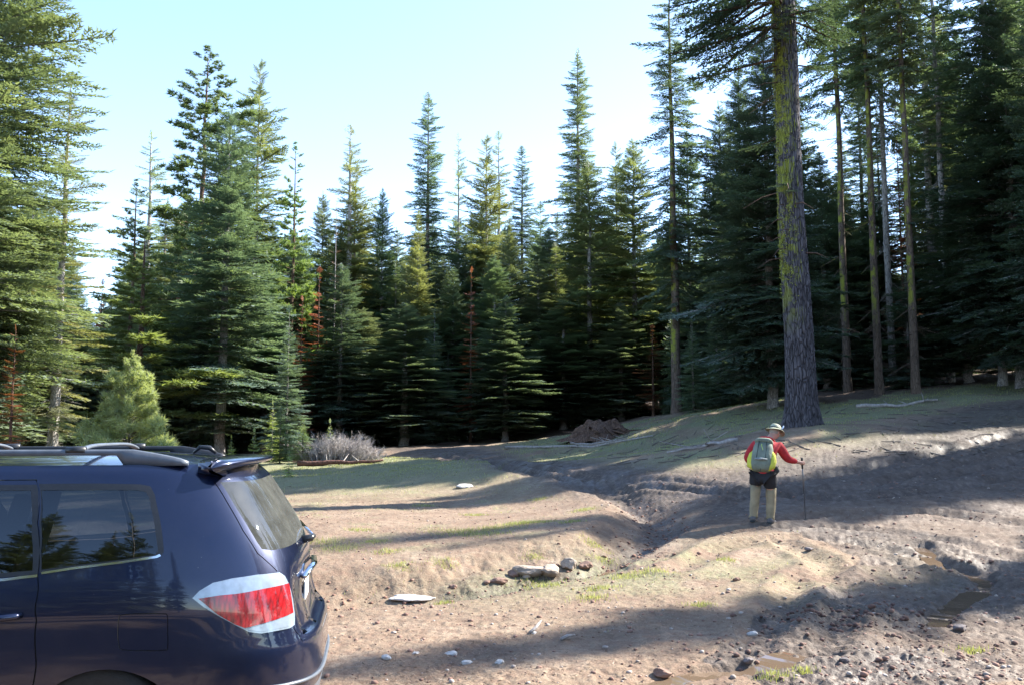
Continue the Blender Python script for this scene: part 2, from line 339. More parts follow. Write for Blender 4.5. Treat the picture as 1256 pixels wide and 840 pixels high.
def build_ground():
    nr, na = GX.shape; V = np.stack([GX, GY, GZ], -1).reshape(-1, 3)
    i, j = np.meshgrid(np.arange(nr-1), np.arange(na), indexing='ij'); k = (j+1) % na
    F = np.stack([i*na+j, i*na+k, (i+1)*na+k, (i+1)*na+j], -1).reshape(-1, 4)[:, ::-1]
    m, t, b, o = newmat('ground_soil'); tc = N(t, 'ShaderNodeTexCoord'); P = tc.outputs['Object']
    A = lambda n: N(t, 'ShaderNodeAttribute', attribute_name=n).outputs['Fac']
    n1 = noise(t, P, 1.1, 8, .6); n2 = noise(t, P, 9, 7, .6); n3 = noise(t, P, 60, 5, .6)
    soil = ramp(t, n1, [(.3, (.150, .106, .073)), (.5, (.225, .166, .114)), (.7, (.30, .232, .168))]).outputs[0]
    soil = mix(t, mrange(t, n2, .35, .65, .75, 0), soil, (.16, .095, .065))
    mudc = ramp(t, n2, [(.3, (.044, .033, .028)), (.55, (.090, .070, .058)), (.75, (.175, .143, .122))]).outputs[0]
    c = mix(t, A('mud'), soil, mudc)
    gn = noise(t, P, 26, 5, .7); gr = ramp(t, gn, [(.3, (.085, .10, .045)), (.5, (.16, .185, .085)), (.72, (.29, .30, .17))]).outputs[0]
    gf = N(t, 'ShaderNodeMath', operation='MULTIPLY'); t.links.new(A('grass'), gf.inputs[0]); t.links.new(mrange(t, gn, .36, .56, .25, 1), gf.inputs[1])
    c = mix(t, gf.outputs[0], c, gr)
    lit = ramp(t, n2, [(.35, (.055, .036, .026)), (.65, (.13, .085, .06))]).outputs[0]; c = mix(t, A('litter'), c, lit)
    c = mix(t, 1.0, c, mrange(t, n3, .3, .7, .72, 1.25), 'MULTIPLY')
    t.links.new(c, b.inputs['Base Color'])
    wet = N(t, 'ShaderNodeMath', operation='MULTIPLY'); t.links.new(A('mud'), wet.inputs[0]); t.links.new(mrange(t, n1, .42, .62, 0, 1), wet.inputs[1])
    t.links.new(mrange(t, wet.outputs[0], 0, 1, .92, .42), b.inputs['Roughness']); b.inputs['Specular IOR Level'].default_value = .35
    ad = N(t, 'ShaderNodeMath', operation='ADD'); t.links.new(n2, ad.inputs[0]); ml = N(t, 'ShaderNodeMath', operation='MULTIPLY'); t.links.new(n3, ml.inputs[0]); ml.inputs[1].default_value = .35; t.links.new(ml.outputs[0], ad.inputs[1])
    bp = N(t, 'ShaderNodeBump'); bp.inputs['Distance'].default_value = .03; bp.inputs['Strength'].default_value = .9; t.links.new(ad.outputs[0], bp.inputs['Height']); t.links.new(bp.outputs[0], b.inputs['Normal'])
    me = nmesh('ground', V, F, m, True)
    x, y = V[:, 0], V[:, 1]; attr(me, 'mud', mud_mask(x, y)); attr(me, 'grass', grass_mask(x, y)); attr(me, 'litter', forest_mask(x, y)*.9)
    return mobj('ground', me, kind='structure')
ground = build_ground()
M_WATER = simple('muddy_water', (.14, .098, .066), .03, spec=.6)
def puddle(line, wd, name, label, cat='puddle'):
    L = np.array(smoothline(line, 4)); T = np.gradient(L, axis=0); T /= np.linalg.norm(T, axis=1)[:, None]; Nn = np.stack([-T[:, 1], T[:, 0]], 1)
    rows = []; zz = gz(L[:, 0], L[:, 1])
    zs = np.convolve(np.pad(zz, 7, 'edge'), np.ones(15)/15, 'valid')
    for k in np.linspace(-1, 1, 7):
        w_ = wd*k*np.sin(np.linspace(.12, np.pi-.12, len(L)))**.5; p = L+Nn*w_[:, None]; rows.append(np.c_[p, zs+.026])
    V, F = loft(rows); return part(name, V, F, M_WATER, smooth=True, label=label, cat=cat, group='muddy puddles in the ruts')
puddle(PUD1, .20, 'puddle', 'bent brown puddle in the rut at the right edge of the clearing')
puddle(PUD2, .18, 'puddle', 'long thin brown puddle trickling across the near foreground')
puddle(PUD3, .22, 'puddle', 'small brown puddle on the mud right of the hiker')
puddle(PUD4, .22, 'puddle', 'small pool in the ditch just right of the rocks')
# ------------------------------------------------------------------ conifers
def tri_cards(base, dirv, length, width, up):
    """triangles: base point, direction, length, half width; returns (n,3,3)"""
    side = np.cross(dirv, up); side /= np.linalg.norm(side, axis=1)[:, None]+1e-9
    return np.stack([base-side*width[:, None], base+side*width[:, None], base+dirv*length[:, None]], 1)
def fir_branch(rng, L=2.5, step=.13, tstep=.09, tl=.13, tw=.028, bare=.12, rag=.25):
    B = []; D = []; s = 0
    xs = np.arange(L*bare, L, step)
    for x in xs:
        for sd in (-1, 1):
            if rng.rand() < .1: continue
            l = min(.52*(L-x)+.12, 1.0)*rng.uniform(1-rag, 1+rag*.4); a = sd*math.radians(rng.uniform(42, 62)); dz = rng.normal(0, .10)-.04
            d = np.array([math.cos(a), math.sin(a), dz]); k = np.arange(.03, l, tstep)
            p = np.array([x, 0, 0])+k[:, None]*d; p[:, 2] -= .12*(k/1.0)**2*l+0
            for e in (-1, 1):
                aa = a+e*rng.uniform(.4, .75, len(k)); B.append(p); D.append(np.stack([np.cos(aa), np.sin(aa), rng.normal(0.06, .22, len(k))], 1))
    k = np.arange(L*bare, L, tstep*.7); p = np.stack([k, 0*k, 0*k], 1)
    for e in (-1, 1): B.append(p); D.append(np.stack([np.ones(len(k)), e*rng.uniform(.3, .9, len(k)), rng.normal(.05, .3, len(k))], 1))
    B = np.concatenate(B); D = np.concatenate(D); D /= np.linalg.norm(D, axis=1)[:, None]; n = len(B)
    B = B+rng.normal(0, .012, B.shape)
    up = np.tile([0, 0, 1.], (n, 1))+rng.normal(0, .35, (n, 3))
    return tri_cards(B, D, tl*rng.uniform(.75, 1.3, n), tw*rng.uniform(.8, 1.3, n), up)
def pine_branch(rng, L=2.2, tuft=.26, ntuft=22, nn=16, tw=.014):
    B = []; D = []
    for i in range(ntuft):
        x = L*rng.uniform(.3, 1.02)**.75; s = (1-.6*x/L)*.42*L*rng.uniform(-.6, .6); c = np.array([x, s, rng.normal(.10, .10)+.1*(x/L)])
        ax = np.array([.8, s*.5, .55]); ax /= np.linalg.norm(ax)
        d = rng.normal(0, 1, (nn, 3)); d /= np.linalg.norm(d, axis=1)[:, None]; d = d+ax*.75; d /= np.linalg.norm(d, axis=1)[:, None]
        B.append(np.tile(c, (nn, 1))+rng.normal(0, .03, (nn, 3))); D.append(d)
    B = np.concatenate(B); D = np.concatenate(D); n = len(B); up = rng.normal(0, 1, (n, 3))
    return tri_cards(B, D, tuft*rng.uniform(.7, 1.2, n), np.full(n, tw), up)
def bare_branch(rng, L=2.0, tw=.010):
    B = []; D = []; Ls = []
    for x in np.arange(.15*L, L, .12):
        for sd in (-1, 1):
            l = .45*(L-x)*rng.uniform(.4, 1.2)+.1; a = sd*rng.uniform(.5, 1.2); d = np.array([math.cos(a), math.sin(a), rng.normal(0, .3)]); B.append([x, 0, 0]); D.append(d); Ls.append(l)
            for q in (.4, .7): B.append(np.array([x, 0, 0])+d*l*q); D.append([math.cos(a*1.6), math.sin(a*1.6), rng.normal(0, .4)]); Ls.append(l*.45)
    B = np.array(B, float); D = np.array(D, float); n = len(B); return tri_cards(B, D, np.array(Ls), np.full(n, tw), rng.normal(0, 1, (n, 3)))
def conifer(seed, H, Rc, kind='fir', cb=.08, nw=46, per=6, dens=1.0, shape=.8, droop=.25, top_el=.75, bot_el=-.15, tr=None, bark=None, leaf=None,
            tl=.13, tstep=.09, step=.13, tw=.028, gap=.08, lean=0, rvar=.22, stubs=0, tops=1.0, coltw=None, deadlow=0, flare=1.25, nt=4, clump=.0, minr=.05):
    rng = np.random.RandomState(seed); tr = tr or H*.0085
    if kind == 'fir': T = [fir_branch(rng, 2.5, step, tstep, tl, tw) for _ in range(nt)]; Ln = 2.5
    elif kind == 'pine': T = [pine_branch(rng, 2.2, tl, 22, 16, tw) for _ in range(nt)]; Ln = 2.2
    else: T = [bare_branch(rng) for _ in range(nt)]; Ln = 2.0
    TB = [bare_branch(rng) for _ in range(2)]
    hs = H*(cb+(1-cb)*np.linspace(0, 1, nw)**.92); out = []; sticks = MB(); azo = 0
    cl = rng.rand(16)
    for i, h in enumerate(hs[:-1]):
        t = (h/H-cb)/(1-cb); Rr = Rc*max((1-t)**shape, minr)*min(1, .65+t*4)*tops
        if rng.rand() < gap*.5: continue
        azo += rng.uniform(.4, 1.2); n = max(3, int(round(per*dens*(1-.3*t))))
        big = rng.uniform(1-rvar*.6, 1+rvar*.5)
        for k in range(n):
            az = azo+2*math.pi*k/n+rng.normal(0, .25)
            if rng.rand() < gap: continue
            cm = 1+clump*(cl[int((az % 6.283)*2.5+t*9) % 16]-.5)
            L = Rr*big*cm*rng.uniform(1-rvar, 1+rvar*.5); el = bot_el+(top_el-bot_el)*t**1.3+rng.normal(0, .09)
            hz = h+rng.uniform(-.3, .3)*H/nw; out.append((rng.randint(nt), L, az, el, hz, droop*rng.uniform(.5, 1.4)*(1-.7*t), rng.normal(0, .2)))
    tri = []; vv = []
    tips = []
    def place(tm, L, az, el, hz, dr, roll):
        sc = L/Ln; p = tm*sc
        p = p.copy(); xx = p[..., 0]; y = p[..., 1].copy(); z = p[..., 2].copy()
        p[..., 1] = y*math.cos(roll)-z*math.sin(roll); p[..., 2] = y*math.sin(roll)+z*math.cos(roll)
        q = xx/L; p[..., 2] += -dr*L*(q**1.8)+dr*.45*L*np.clip(q, 0, 1.2)**4
        c, s = math.cos(el), math.sin(el); X = p[..., 0]*c-p[..., 2]*s; Z = p[..., 0]*s+p[..., 2]*c; Y = p[..., 1]
        ca, sa = math.cos(az), math.sin(az); lx = lean*hz
        return np.stack([X*ca-Y*sa+lx, X*sa+Y*ca, Z+hz], -1)
    for b in out:
        tri.append(place(T[b[0]], *b[1:])); n = len(tri[-1]); vv.append(np.repeat(np.clip(rng.uniform(.0, .45)+rng.uniform(0, .55, n), 0, 1), 3))
        ln = np.array([[0, 0, 0], [.5, 0, 0], [.93, 0, 0]], float)*Ln; P = place(ln, *b[1:])
        r0 = max(.012, .011*b[1]+.006); V, F = tube(P, [r0, r0*.65, r0*.25], 3, False); sticks.add(V, F)
    for i in range(stubs):
        h = H*rng.uniform(.04, cb+.25); L = Rc*rng.uniform(.2, .6); bb = (L, rng.uniform(0, 6.28), rng.uniform(-.5, .1), h, .3, 0)
        P = place(np.array([[0, 0, 0], [.5, 0, 0], [1., 0, 0]], float)*Ln, *bb); V, F = tube(P, [.022, .015, .006], 3, False); sticks.add(V, F)
        if deadlow: tb = place(TB[i % 2], *bb); k = len(tb); b0 = sticks.n; sticks.add(tb.reshape(-1, 3), [[3*j, 3*j+1, 3*j+2] for j in range(k)])
    # leader
    if kind != 'bare':
        lt = place(T[0], H*.03+.25, 0, 1.5, H*.975, 0, 0); tri.append(lt); vv.append(np.full(len(lt)*3, .4))
    tri = np.concatenate(tri).reshape(-1, 3); vv = np.concatenate(vv)
    leafm = leaf or (M_FIR if kind == 'fir' else M_PINE)
    crown = nmesh('crown', tri, np.arange(len(tri)).reshape(-1, 3), leafm); attr(crown, 'v', vv)
    zz = np.r_[-.6, 0, H*.012, H*.03, np.linspace(.06, .96, 12)*H, H]; rr = tr*np.r_[flare*1.1, flare, 1.12, 1.0, 1-.93*np.linspace(.06, .96, 12)**1.05, .02]
    jx = rng.normal(0, tr*.10, len(zz)); P = np.stack([jx+lean*zz.clip(0), rng.normal(0, tr*.10, len(zz)), zz], 1)
    V, F = tube(P, rr, 10); sticks.add(V, F); V, F = sticks.arr(); trunk = nmesh('trunk', V, F, bark or M_BARK_GREY, True)
    return trunk, crown, H
KIT = {}
def kit(k):
    if k in KIT: return KIT[k]
    FF = dict(step=.15, tstep=.115, tl=.18, tw=.040)
    D = dict(
        fir1=lambda: conifer(1, 28, 3.4, nw=74, per=7, gap=.10, shape=.50, bark=M_BARK_GREY, clump=.35, **FF),
        fir2=lambda: conifer(2, 28, 3.2, nw=66, per=7, gap=.13, shape=.45, bark=M_BARK_PALE, droop=.3, clump=.4, **FF),
        fir3=lambda: conifer(3, 28, 3.6, nw=78, per=7, gap=.12, shape=.58, rvar=.3, clump=.5, **FF),
        fir4=lambda: conifer(4, 28, 3.0, nw=60, per=7, gap=.14, shape=.42, rvar=.35, droop=.35, bark=M_BARK_PALE, clump=.6, **FF),
        tall1=lambda: conifer(5, 28, 1.9, nw=84, per=7, cb=.08, gap=.12, shape=.40, droop=.35, top_el=.4, bot_el=-.25, rvar=.35, clump=.6, stubs=30, **FF),
        tall2=lambda: conifer(6, 28, 1.7, nw=62, per=5, cb=.22, gap=.16, shape=.34, droop=.42, top_el=.35, bot_el=-.3, rvar=.4, clump=.7, stubs=30, bark=M_BARK_MOSS, **FF),
        sparse1=lambda: conifer(7, 28, 2.2, nw=56, per=5, cb=.10, gap=.26, shape=.5, rvar=.4, clump=.7, stubs=50, deadlow=1, bark=M_BARK_PALE, **FF),
        pine1=lambda: conifer(8, 26, 3.0, 'pine', cb=.08, nw=44, per=6, gap=.08, shape=.42, tl=.34, tw=.034, bot_el=-.05, top_el=.5, droop=.02, rvar=.35, clump=.6, bark=M_BARK_RED),
        pine2=lambda: conifer(9, 26, 2.7, 'pine', cb=.10, nw=38, per=6, gap=.12, shape=.5, tl=.34, tw=.034, bot_el=-.1, top_el=.5, droop=.02, rvar=.4, clump=.8, bark=M_BARK_RED),
        young1=lambda: conifer(10, 9, 1.7, nw=40, per=7, gap=.06, shape=.85, tl=.15, tw=.032, tstep=.11, cb=.03),
        young2=lambda: conifer(11, 9, 2.0, nw=34, per=7, gap=.10, shape=.75, tl=.16, tw=.032, tstep=.11, cb=.03, clump=.5),
        sapling=lambda: conifer(12, 2.6, .72, nw=16, per=6, gap=.03, shape=.8, tl=.34, tw=.06, tstep=.20, step=.26, cb=.02, tr=.03),
        bright=lambda: conifer(13, 4.2, 1.65, 'pine', cb=.0, nw=26, per=8, gap=.02, shape=.55, tl=.42, tw=.026, bot_el=.15, top_el=1.0, droop=.1, rvar=.25, leaf=M_BRIGHT, tr=.07, nt=5, clump=.3),
        near1=lambda: conifer(14, 27, 3.3, nw=104, per=6, gap=.12, shape=.4, step=.12, tstep=.08, tl=.13, tw=.026, droop=.22, rvar=.35, clump=.5, bark=M_BARK_PALE, tr=.20, stubs=30, deadlow=1, bot_el=-.1),
        near2=lambda: conifer(15, 27, 4.0, nw=84, per=7, gap=.08, shape=.55, step=.13, tstep=.09, tl=.15, tw=.030, droop=.32, rvar=.3, clump=.5, bark=M_BARK_GREY, tr=.24, bot_el=-.25),
        hightop=lambda: conifer(16, 28, 2.6, nw=58, per=5, cb=.46, gap=.2, shape=.4, droop=.3, rvar=.4, clump=.6, stubs=60, deadlow=1, bark=M_BARK_MOSS, tr=.22, tops=.9, **FF),
        hightop2=lambda: conifer(21, 28, 2.2, nw=50, per=4, cb=.40, gap=.2, shape=.4, droop=.3, rvar=.4, clump=.6, stubs=70, deadlow=1, bark=M_BARK_PALE, tr=.17, **FF),
        dead=lambda: conifer(17, 20, 1.2, 'bare', cb=.15, nw=34, per=4, gap=.2, shape=.5, bark=M_DEADWOOD, leaf=M_DEADN, tr=.11),
        deadfir=lambda: conifer(18, 20, 1.7, nw=44, per=5, gap=.3, shape=.6, leaf=M_DEADN, bark=M_BARK_RED, clump=.8, cb=.1, **FF),
    )
    KIT[k] = D[k](); return KIT[k]
NT = 0
def tree(k, x, y, H, wr=1.0, tint=(1, 1, 1), name='fir_tree', label=None, cat='tree', group=None, rz=None, tilt=0, z=None, tiltax='y'):
    """tree thing: an Empty with its trunk and crown; meshes are shared between alike trees"""
    global NT; NT += 1
    t, c, h0 = kit(k); s = H/h0; rng = random.Random(int(NT*977)); zz = gz(x, y) if z is None else z
    e = empty(name, (x, y, zz-.03), rz if rz is not None else rng.uniform(0, 6.28), label=label, cat=cat, group=group)
    e.scale = (s*wr, s*wr, s)
    if tilt: e.rotation_euler = (0, tilt, 0)
    j = rng.uniform(.88, 1.12)
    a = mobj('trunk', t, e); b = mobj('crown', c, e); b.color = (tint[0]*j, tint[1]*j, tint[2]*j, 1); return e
def tree_px(k, px, pyt, Y, half=None, **kw):
    """tree whose top shows at a pixel and that stands at distance Y"""
    p = unproj(px, pyt, Y); H = p[2]-gz(p[0], Y); wr = 1.0
    if half:   # wanted crown half width in pixels at its widest
        Rc = {'fir1': 3.4, 'fir2': 3.2, 'fir3': 3.6, 'fir4': 3.0, 'tall1': 1.9, 'tall2': 1.7, 'sparse1': 2.0, 'pine1': 3.2, 'pine2': 2.8, 'young1': 1.7, 'young2': 2.0,
              'sapling': .62, 'bright': 1.75, 'near1': 3.3, 'near2': 4.0, 'hightop': 2.6, 'hightop2': 2.2, 'dead': 1.2, 'deadfir': 1.7}[k]
        wr = 1.28*(half*Y/FPX)/(Rc*.95*H/kit(k)[2])
    return tree(k, p[0], Y, H, wr, **kw)
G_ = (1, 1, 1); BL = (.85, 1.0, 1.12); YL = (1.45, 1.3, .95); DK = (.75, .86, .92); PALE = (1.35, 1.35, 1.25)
CT = 'trees along the far edge of the clearing'
T_ = [
 # kind, px, top y, distance, half width px, tint, name, label
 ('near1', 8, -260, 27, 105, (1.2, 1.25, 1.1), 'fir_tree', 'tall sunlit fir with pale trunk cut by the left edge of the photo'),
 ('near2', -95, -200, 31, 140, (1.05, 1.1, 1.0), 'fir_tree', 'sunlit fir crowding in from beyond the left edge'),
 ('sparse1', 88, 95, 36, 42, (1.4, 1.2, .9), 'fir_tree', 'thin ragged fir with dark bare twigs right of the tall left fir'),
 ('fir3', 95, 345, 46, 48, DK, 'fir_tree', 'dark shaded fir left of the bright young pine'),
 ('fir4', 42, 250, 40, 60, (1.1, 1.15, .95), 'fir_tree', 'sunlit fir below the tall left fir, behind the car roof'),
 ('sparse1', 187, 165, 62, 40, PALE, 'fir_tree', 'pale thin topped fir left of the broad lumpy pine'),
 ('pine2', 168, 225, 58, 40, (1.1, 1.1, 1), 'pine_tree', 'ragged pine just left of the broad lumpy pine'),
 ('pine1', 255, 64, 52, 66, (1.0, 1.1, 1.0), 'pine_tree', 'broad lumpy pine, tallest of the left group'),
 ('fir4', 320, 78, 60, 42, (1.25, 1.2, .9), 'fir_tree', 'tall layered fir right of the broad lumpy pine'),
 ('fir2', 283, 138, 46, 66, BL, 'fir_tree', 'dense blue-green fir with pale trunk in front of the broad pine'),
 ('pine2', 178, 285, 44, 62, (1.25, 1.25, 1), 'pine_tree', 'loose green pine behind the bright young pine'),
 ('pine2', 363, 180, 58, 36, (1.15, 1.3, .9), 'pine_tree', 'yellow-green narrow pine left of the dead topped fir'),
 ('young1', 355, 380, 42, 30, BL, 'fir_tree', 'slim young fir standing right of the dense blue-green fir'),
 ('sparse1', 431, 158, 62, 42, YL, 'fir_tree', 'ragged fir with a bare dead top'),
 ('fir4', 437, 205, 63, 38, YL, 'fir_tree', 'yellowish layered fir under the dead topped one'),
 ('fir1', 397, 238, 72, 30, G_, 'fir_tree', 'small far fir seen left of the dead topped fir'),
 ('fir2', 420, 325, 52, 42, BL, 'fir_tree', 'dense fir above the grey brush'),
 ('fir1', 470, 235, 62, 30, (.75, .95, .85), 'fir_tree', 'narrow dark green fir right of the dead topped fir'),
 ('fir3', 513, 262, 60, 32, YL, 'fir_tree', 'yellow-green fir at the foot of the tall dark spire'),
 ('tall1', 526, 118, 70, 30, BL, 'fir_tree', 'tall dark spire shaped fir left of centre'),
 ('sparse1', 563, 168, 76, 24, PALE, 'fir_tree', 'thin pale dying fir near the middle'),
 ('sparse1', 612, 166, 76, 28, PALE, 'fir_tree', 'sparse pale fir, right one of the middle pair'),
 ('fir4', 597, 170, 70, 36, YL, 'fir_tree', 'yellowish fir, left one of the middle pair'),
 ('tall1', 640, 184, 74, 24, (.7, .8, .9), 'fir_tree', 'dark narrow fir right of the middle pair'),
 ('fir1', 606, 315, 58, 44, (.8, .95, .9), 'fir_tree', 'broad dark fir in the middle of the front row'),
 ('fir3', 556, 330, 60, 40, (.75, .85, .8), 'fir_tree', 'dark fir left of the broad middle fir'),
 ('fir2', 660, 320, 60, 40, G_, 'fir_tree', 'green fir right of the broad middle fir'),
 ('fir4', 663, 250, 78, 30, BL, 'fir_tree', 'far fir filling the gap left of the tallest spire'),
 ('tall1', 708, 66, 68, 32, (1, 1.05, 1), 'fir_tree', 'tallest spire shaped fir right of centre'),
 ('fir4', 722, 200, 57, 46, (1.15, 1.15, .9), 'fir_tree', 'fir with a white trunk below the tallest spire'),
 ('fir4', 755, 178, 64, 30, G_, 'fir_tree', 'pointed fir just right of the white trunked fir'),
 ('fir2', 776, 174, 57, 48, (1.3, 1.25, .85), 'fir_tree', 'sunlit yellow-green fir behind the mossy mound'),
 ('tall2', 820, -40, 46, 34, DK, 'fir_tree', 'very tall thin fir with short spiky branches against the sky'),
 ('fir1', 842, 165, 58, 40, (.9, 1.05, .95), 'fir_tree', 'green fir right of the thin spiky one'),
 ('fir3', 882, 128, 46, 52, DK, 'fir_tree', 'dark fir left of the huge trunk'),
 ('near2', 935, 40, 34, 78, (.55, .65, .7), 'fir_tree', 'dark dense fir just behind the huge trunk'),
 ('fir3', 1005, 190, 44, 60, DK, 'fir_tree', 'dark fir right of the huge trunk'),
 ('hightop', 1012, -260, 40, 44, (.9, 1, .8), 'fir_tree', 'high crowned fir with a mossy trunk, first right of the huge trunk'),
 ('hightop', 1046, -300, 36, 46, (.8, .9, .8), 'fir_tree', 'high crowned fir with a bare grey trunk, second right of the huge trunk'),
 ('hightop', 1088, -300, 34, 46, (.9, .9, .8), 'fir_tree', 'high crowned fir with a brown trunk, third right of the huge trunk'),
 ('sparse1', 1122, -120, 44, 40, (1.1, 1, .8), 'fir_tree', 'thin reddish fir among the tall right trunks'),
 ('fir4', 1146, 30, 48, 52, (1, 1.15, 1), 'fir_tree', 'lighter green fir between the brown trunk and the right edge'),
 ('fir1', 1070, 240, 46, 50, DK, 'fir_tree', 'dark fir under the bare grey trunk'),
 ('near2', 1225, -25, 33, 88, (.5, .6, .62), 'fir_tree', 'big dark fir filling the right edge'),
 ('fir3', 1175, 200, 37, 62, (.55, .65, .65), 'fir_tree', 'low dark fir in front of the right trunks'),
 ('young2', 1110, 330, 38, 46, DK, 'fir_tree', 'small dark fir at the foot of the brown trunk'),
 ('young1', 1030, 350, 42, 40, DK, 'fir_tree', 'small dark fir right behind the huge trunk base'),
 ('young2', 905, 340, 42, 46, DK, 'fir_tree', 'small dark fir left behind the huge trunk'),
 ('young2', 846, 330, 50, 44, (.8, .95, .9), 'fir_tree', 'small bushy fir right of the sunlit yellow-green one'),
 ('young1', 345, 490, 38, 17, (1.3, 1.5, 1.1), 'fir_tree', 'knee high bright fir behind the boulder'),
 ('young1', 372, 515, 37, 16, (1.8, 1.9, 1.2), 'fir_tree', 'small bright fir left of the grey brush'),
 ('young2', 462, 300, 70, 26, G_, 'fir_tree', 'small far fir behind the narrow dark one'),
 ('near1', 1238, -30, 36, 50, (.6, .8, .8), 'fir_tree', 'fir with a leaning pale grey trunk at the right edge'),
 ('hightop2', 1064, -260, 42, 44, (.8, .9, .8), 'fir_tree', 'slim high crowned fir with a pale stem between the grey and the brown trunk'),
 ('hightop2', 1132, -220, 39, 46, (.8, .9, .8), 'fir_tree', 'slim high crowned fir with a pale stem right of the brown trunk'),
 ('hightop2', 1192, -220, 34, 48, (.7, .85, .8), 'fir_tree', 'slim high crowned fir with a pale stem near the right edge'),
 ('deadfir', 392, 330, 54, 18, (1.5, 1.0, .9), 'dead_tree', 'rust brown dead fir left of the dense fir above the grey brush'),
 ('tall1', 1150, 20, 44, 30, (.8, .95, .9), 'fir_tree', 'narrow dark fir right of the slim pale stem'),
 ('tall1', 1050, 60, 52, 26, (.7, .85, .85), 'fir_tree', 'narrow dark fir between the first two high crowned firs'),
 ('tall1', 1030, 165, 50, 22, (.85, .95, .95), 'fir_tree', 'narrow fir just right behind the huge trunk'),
 ('tall1', 1074, 135, 50, 22, (.9, 1, .9), 'fir_tree', 'narrow fir between the two brown stems'),
 ('tall1', 1112, 90, 50, 24, (1.1, 1.15, 1), 'fir_tree', 'narrow lighter fir right of the brown stem'),
 ('near2', 905, 90, 48, 60, (.5, .6, .62), 'fir_tree', 'tall dark fir left behind the huge trunk'),
 ('fir3', 1026, 215, 54, 62, (.5, .6, .62), 'fir_tree', 'tall dark fir right behind the huge trunk'),
 ('near2', 1172, 40, 46, 52, (.7, .85, .8), 'fir_tree', 'tall dark fir behind the lighter green one near the right edge'),
 ('fir1', 1262, -120, 40, 80, (.6, .75, .75), 'fir_tree', 'tall dark fir rising at the very right edge'),
 ('fir2', 968, 110, 48, 50, DK, 'fir_tree', 'tall dark fir seen behind the crown of the huge trunk'),
 ('dead', 413, 245, 56, 14, (.8, .9, 1), 'dead_tree', 'bare grey snag left of the ragged dead topped fir'),
 ('deadfir', 371, 365, 50, 13, (1.2, .8, .8), 'dead_tree', 'thin rust red dead fir beside the yellow-green pine'),
 ('deadfir', 126, 345, 50, 14, (1.4, .95, .8), 'dead_tree', 'rust red dead fir between the left firs'),
 ('deadfir', 578, 330, 55, 15, (1.4, .95, .8), 'dead_tree', 'rust red dead fir near the middle'),
 ('deadfir', 800, 400, 50, 16, (1.0, .85, .8), 'dead_tree', 'rust red dead young fir right of the sunlit yellow-green fir'),
 ('deadfir', 1098, 140, 42, 16, (1.0, .85, .8), 'dead_tree', 'rusty brown dead fir among the tall right stems'),
 ('deadfir', 20, 400, 25, 20, (1.0, .8, .7), 'dead_tree', 'rust brown dead fir under the tall left fir'),
 ('near2', 1268, -30, 30, 60, (.55, .68, .7), 'fir_tree', 'dark fir cut by the right edge of the photo'),
]
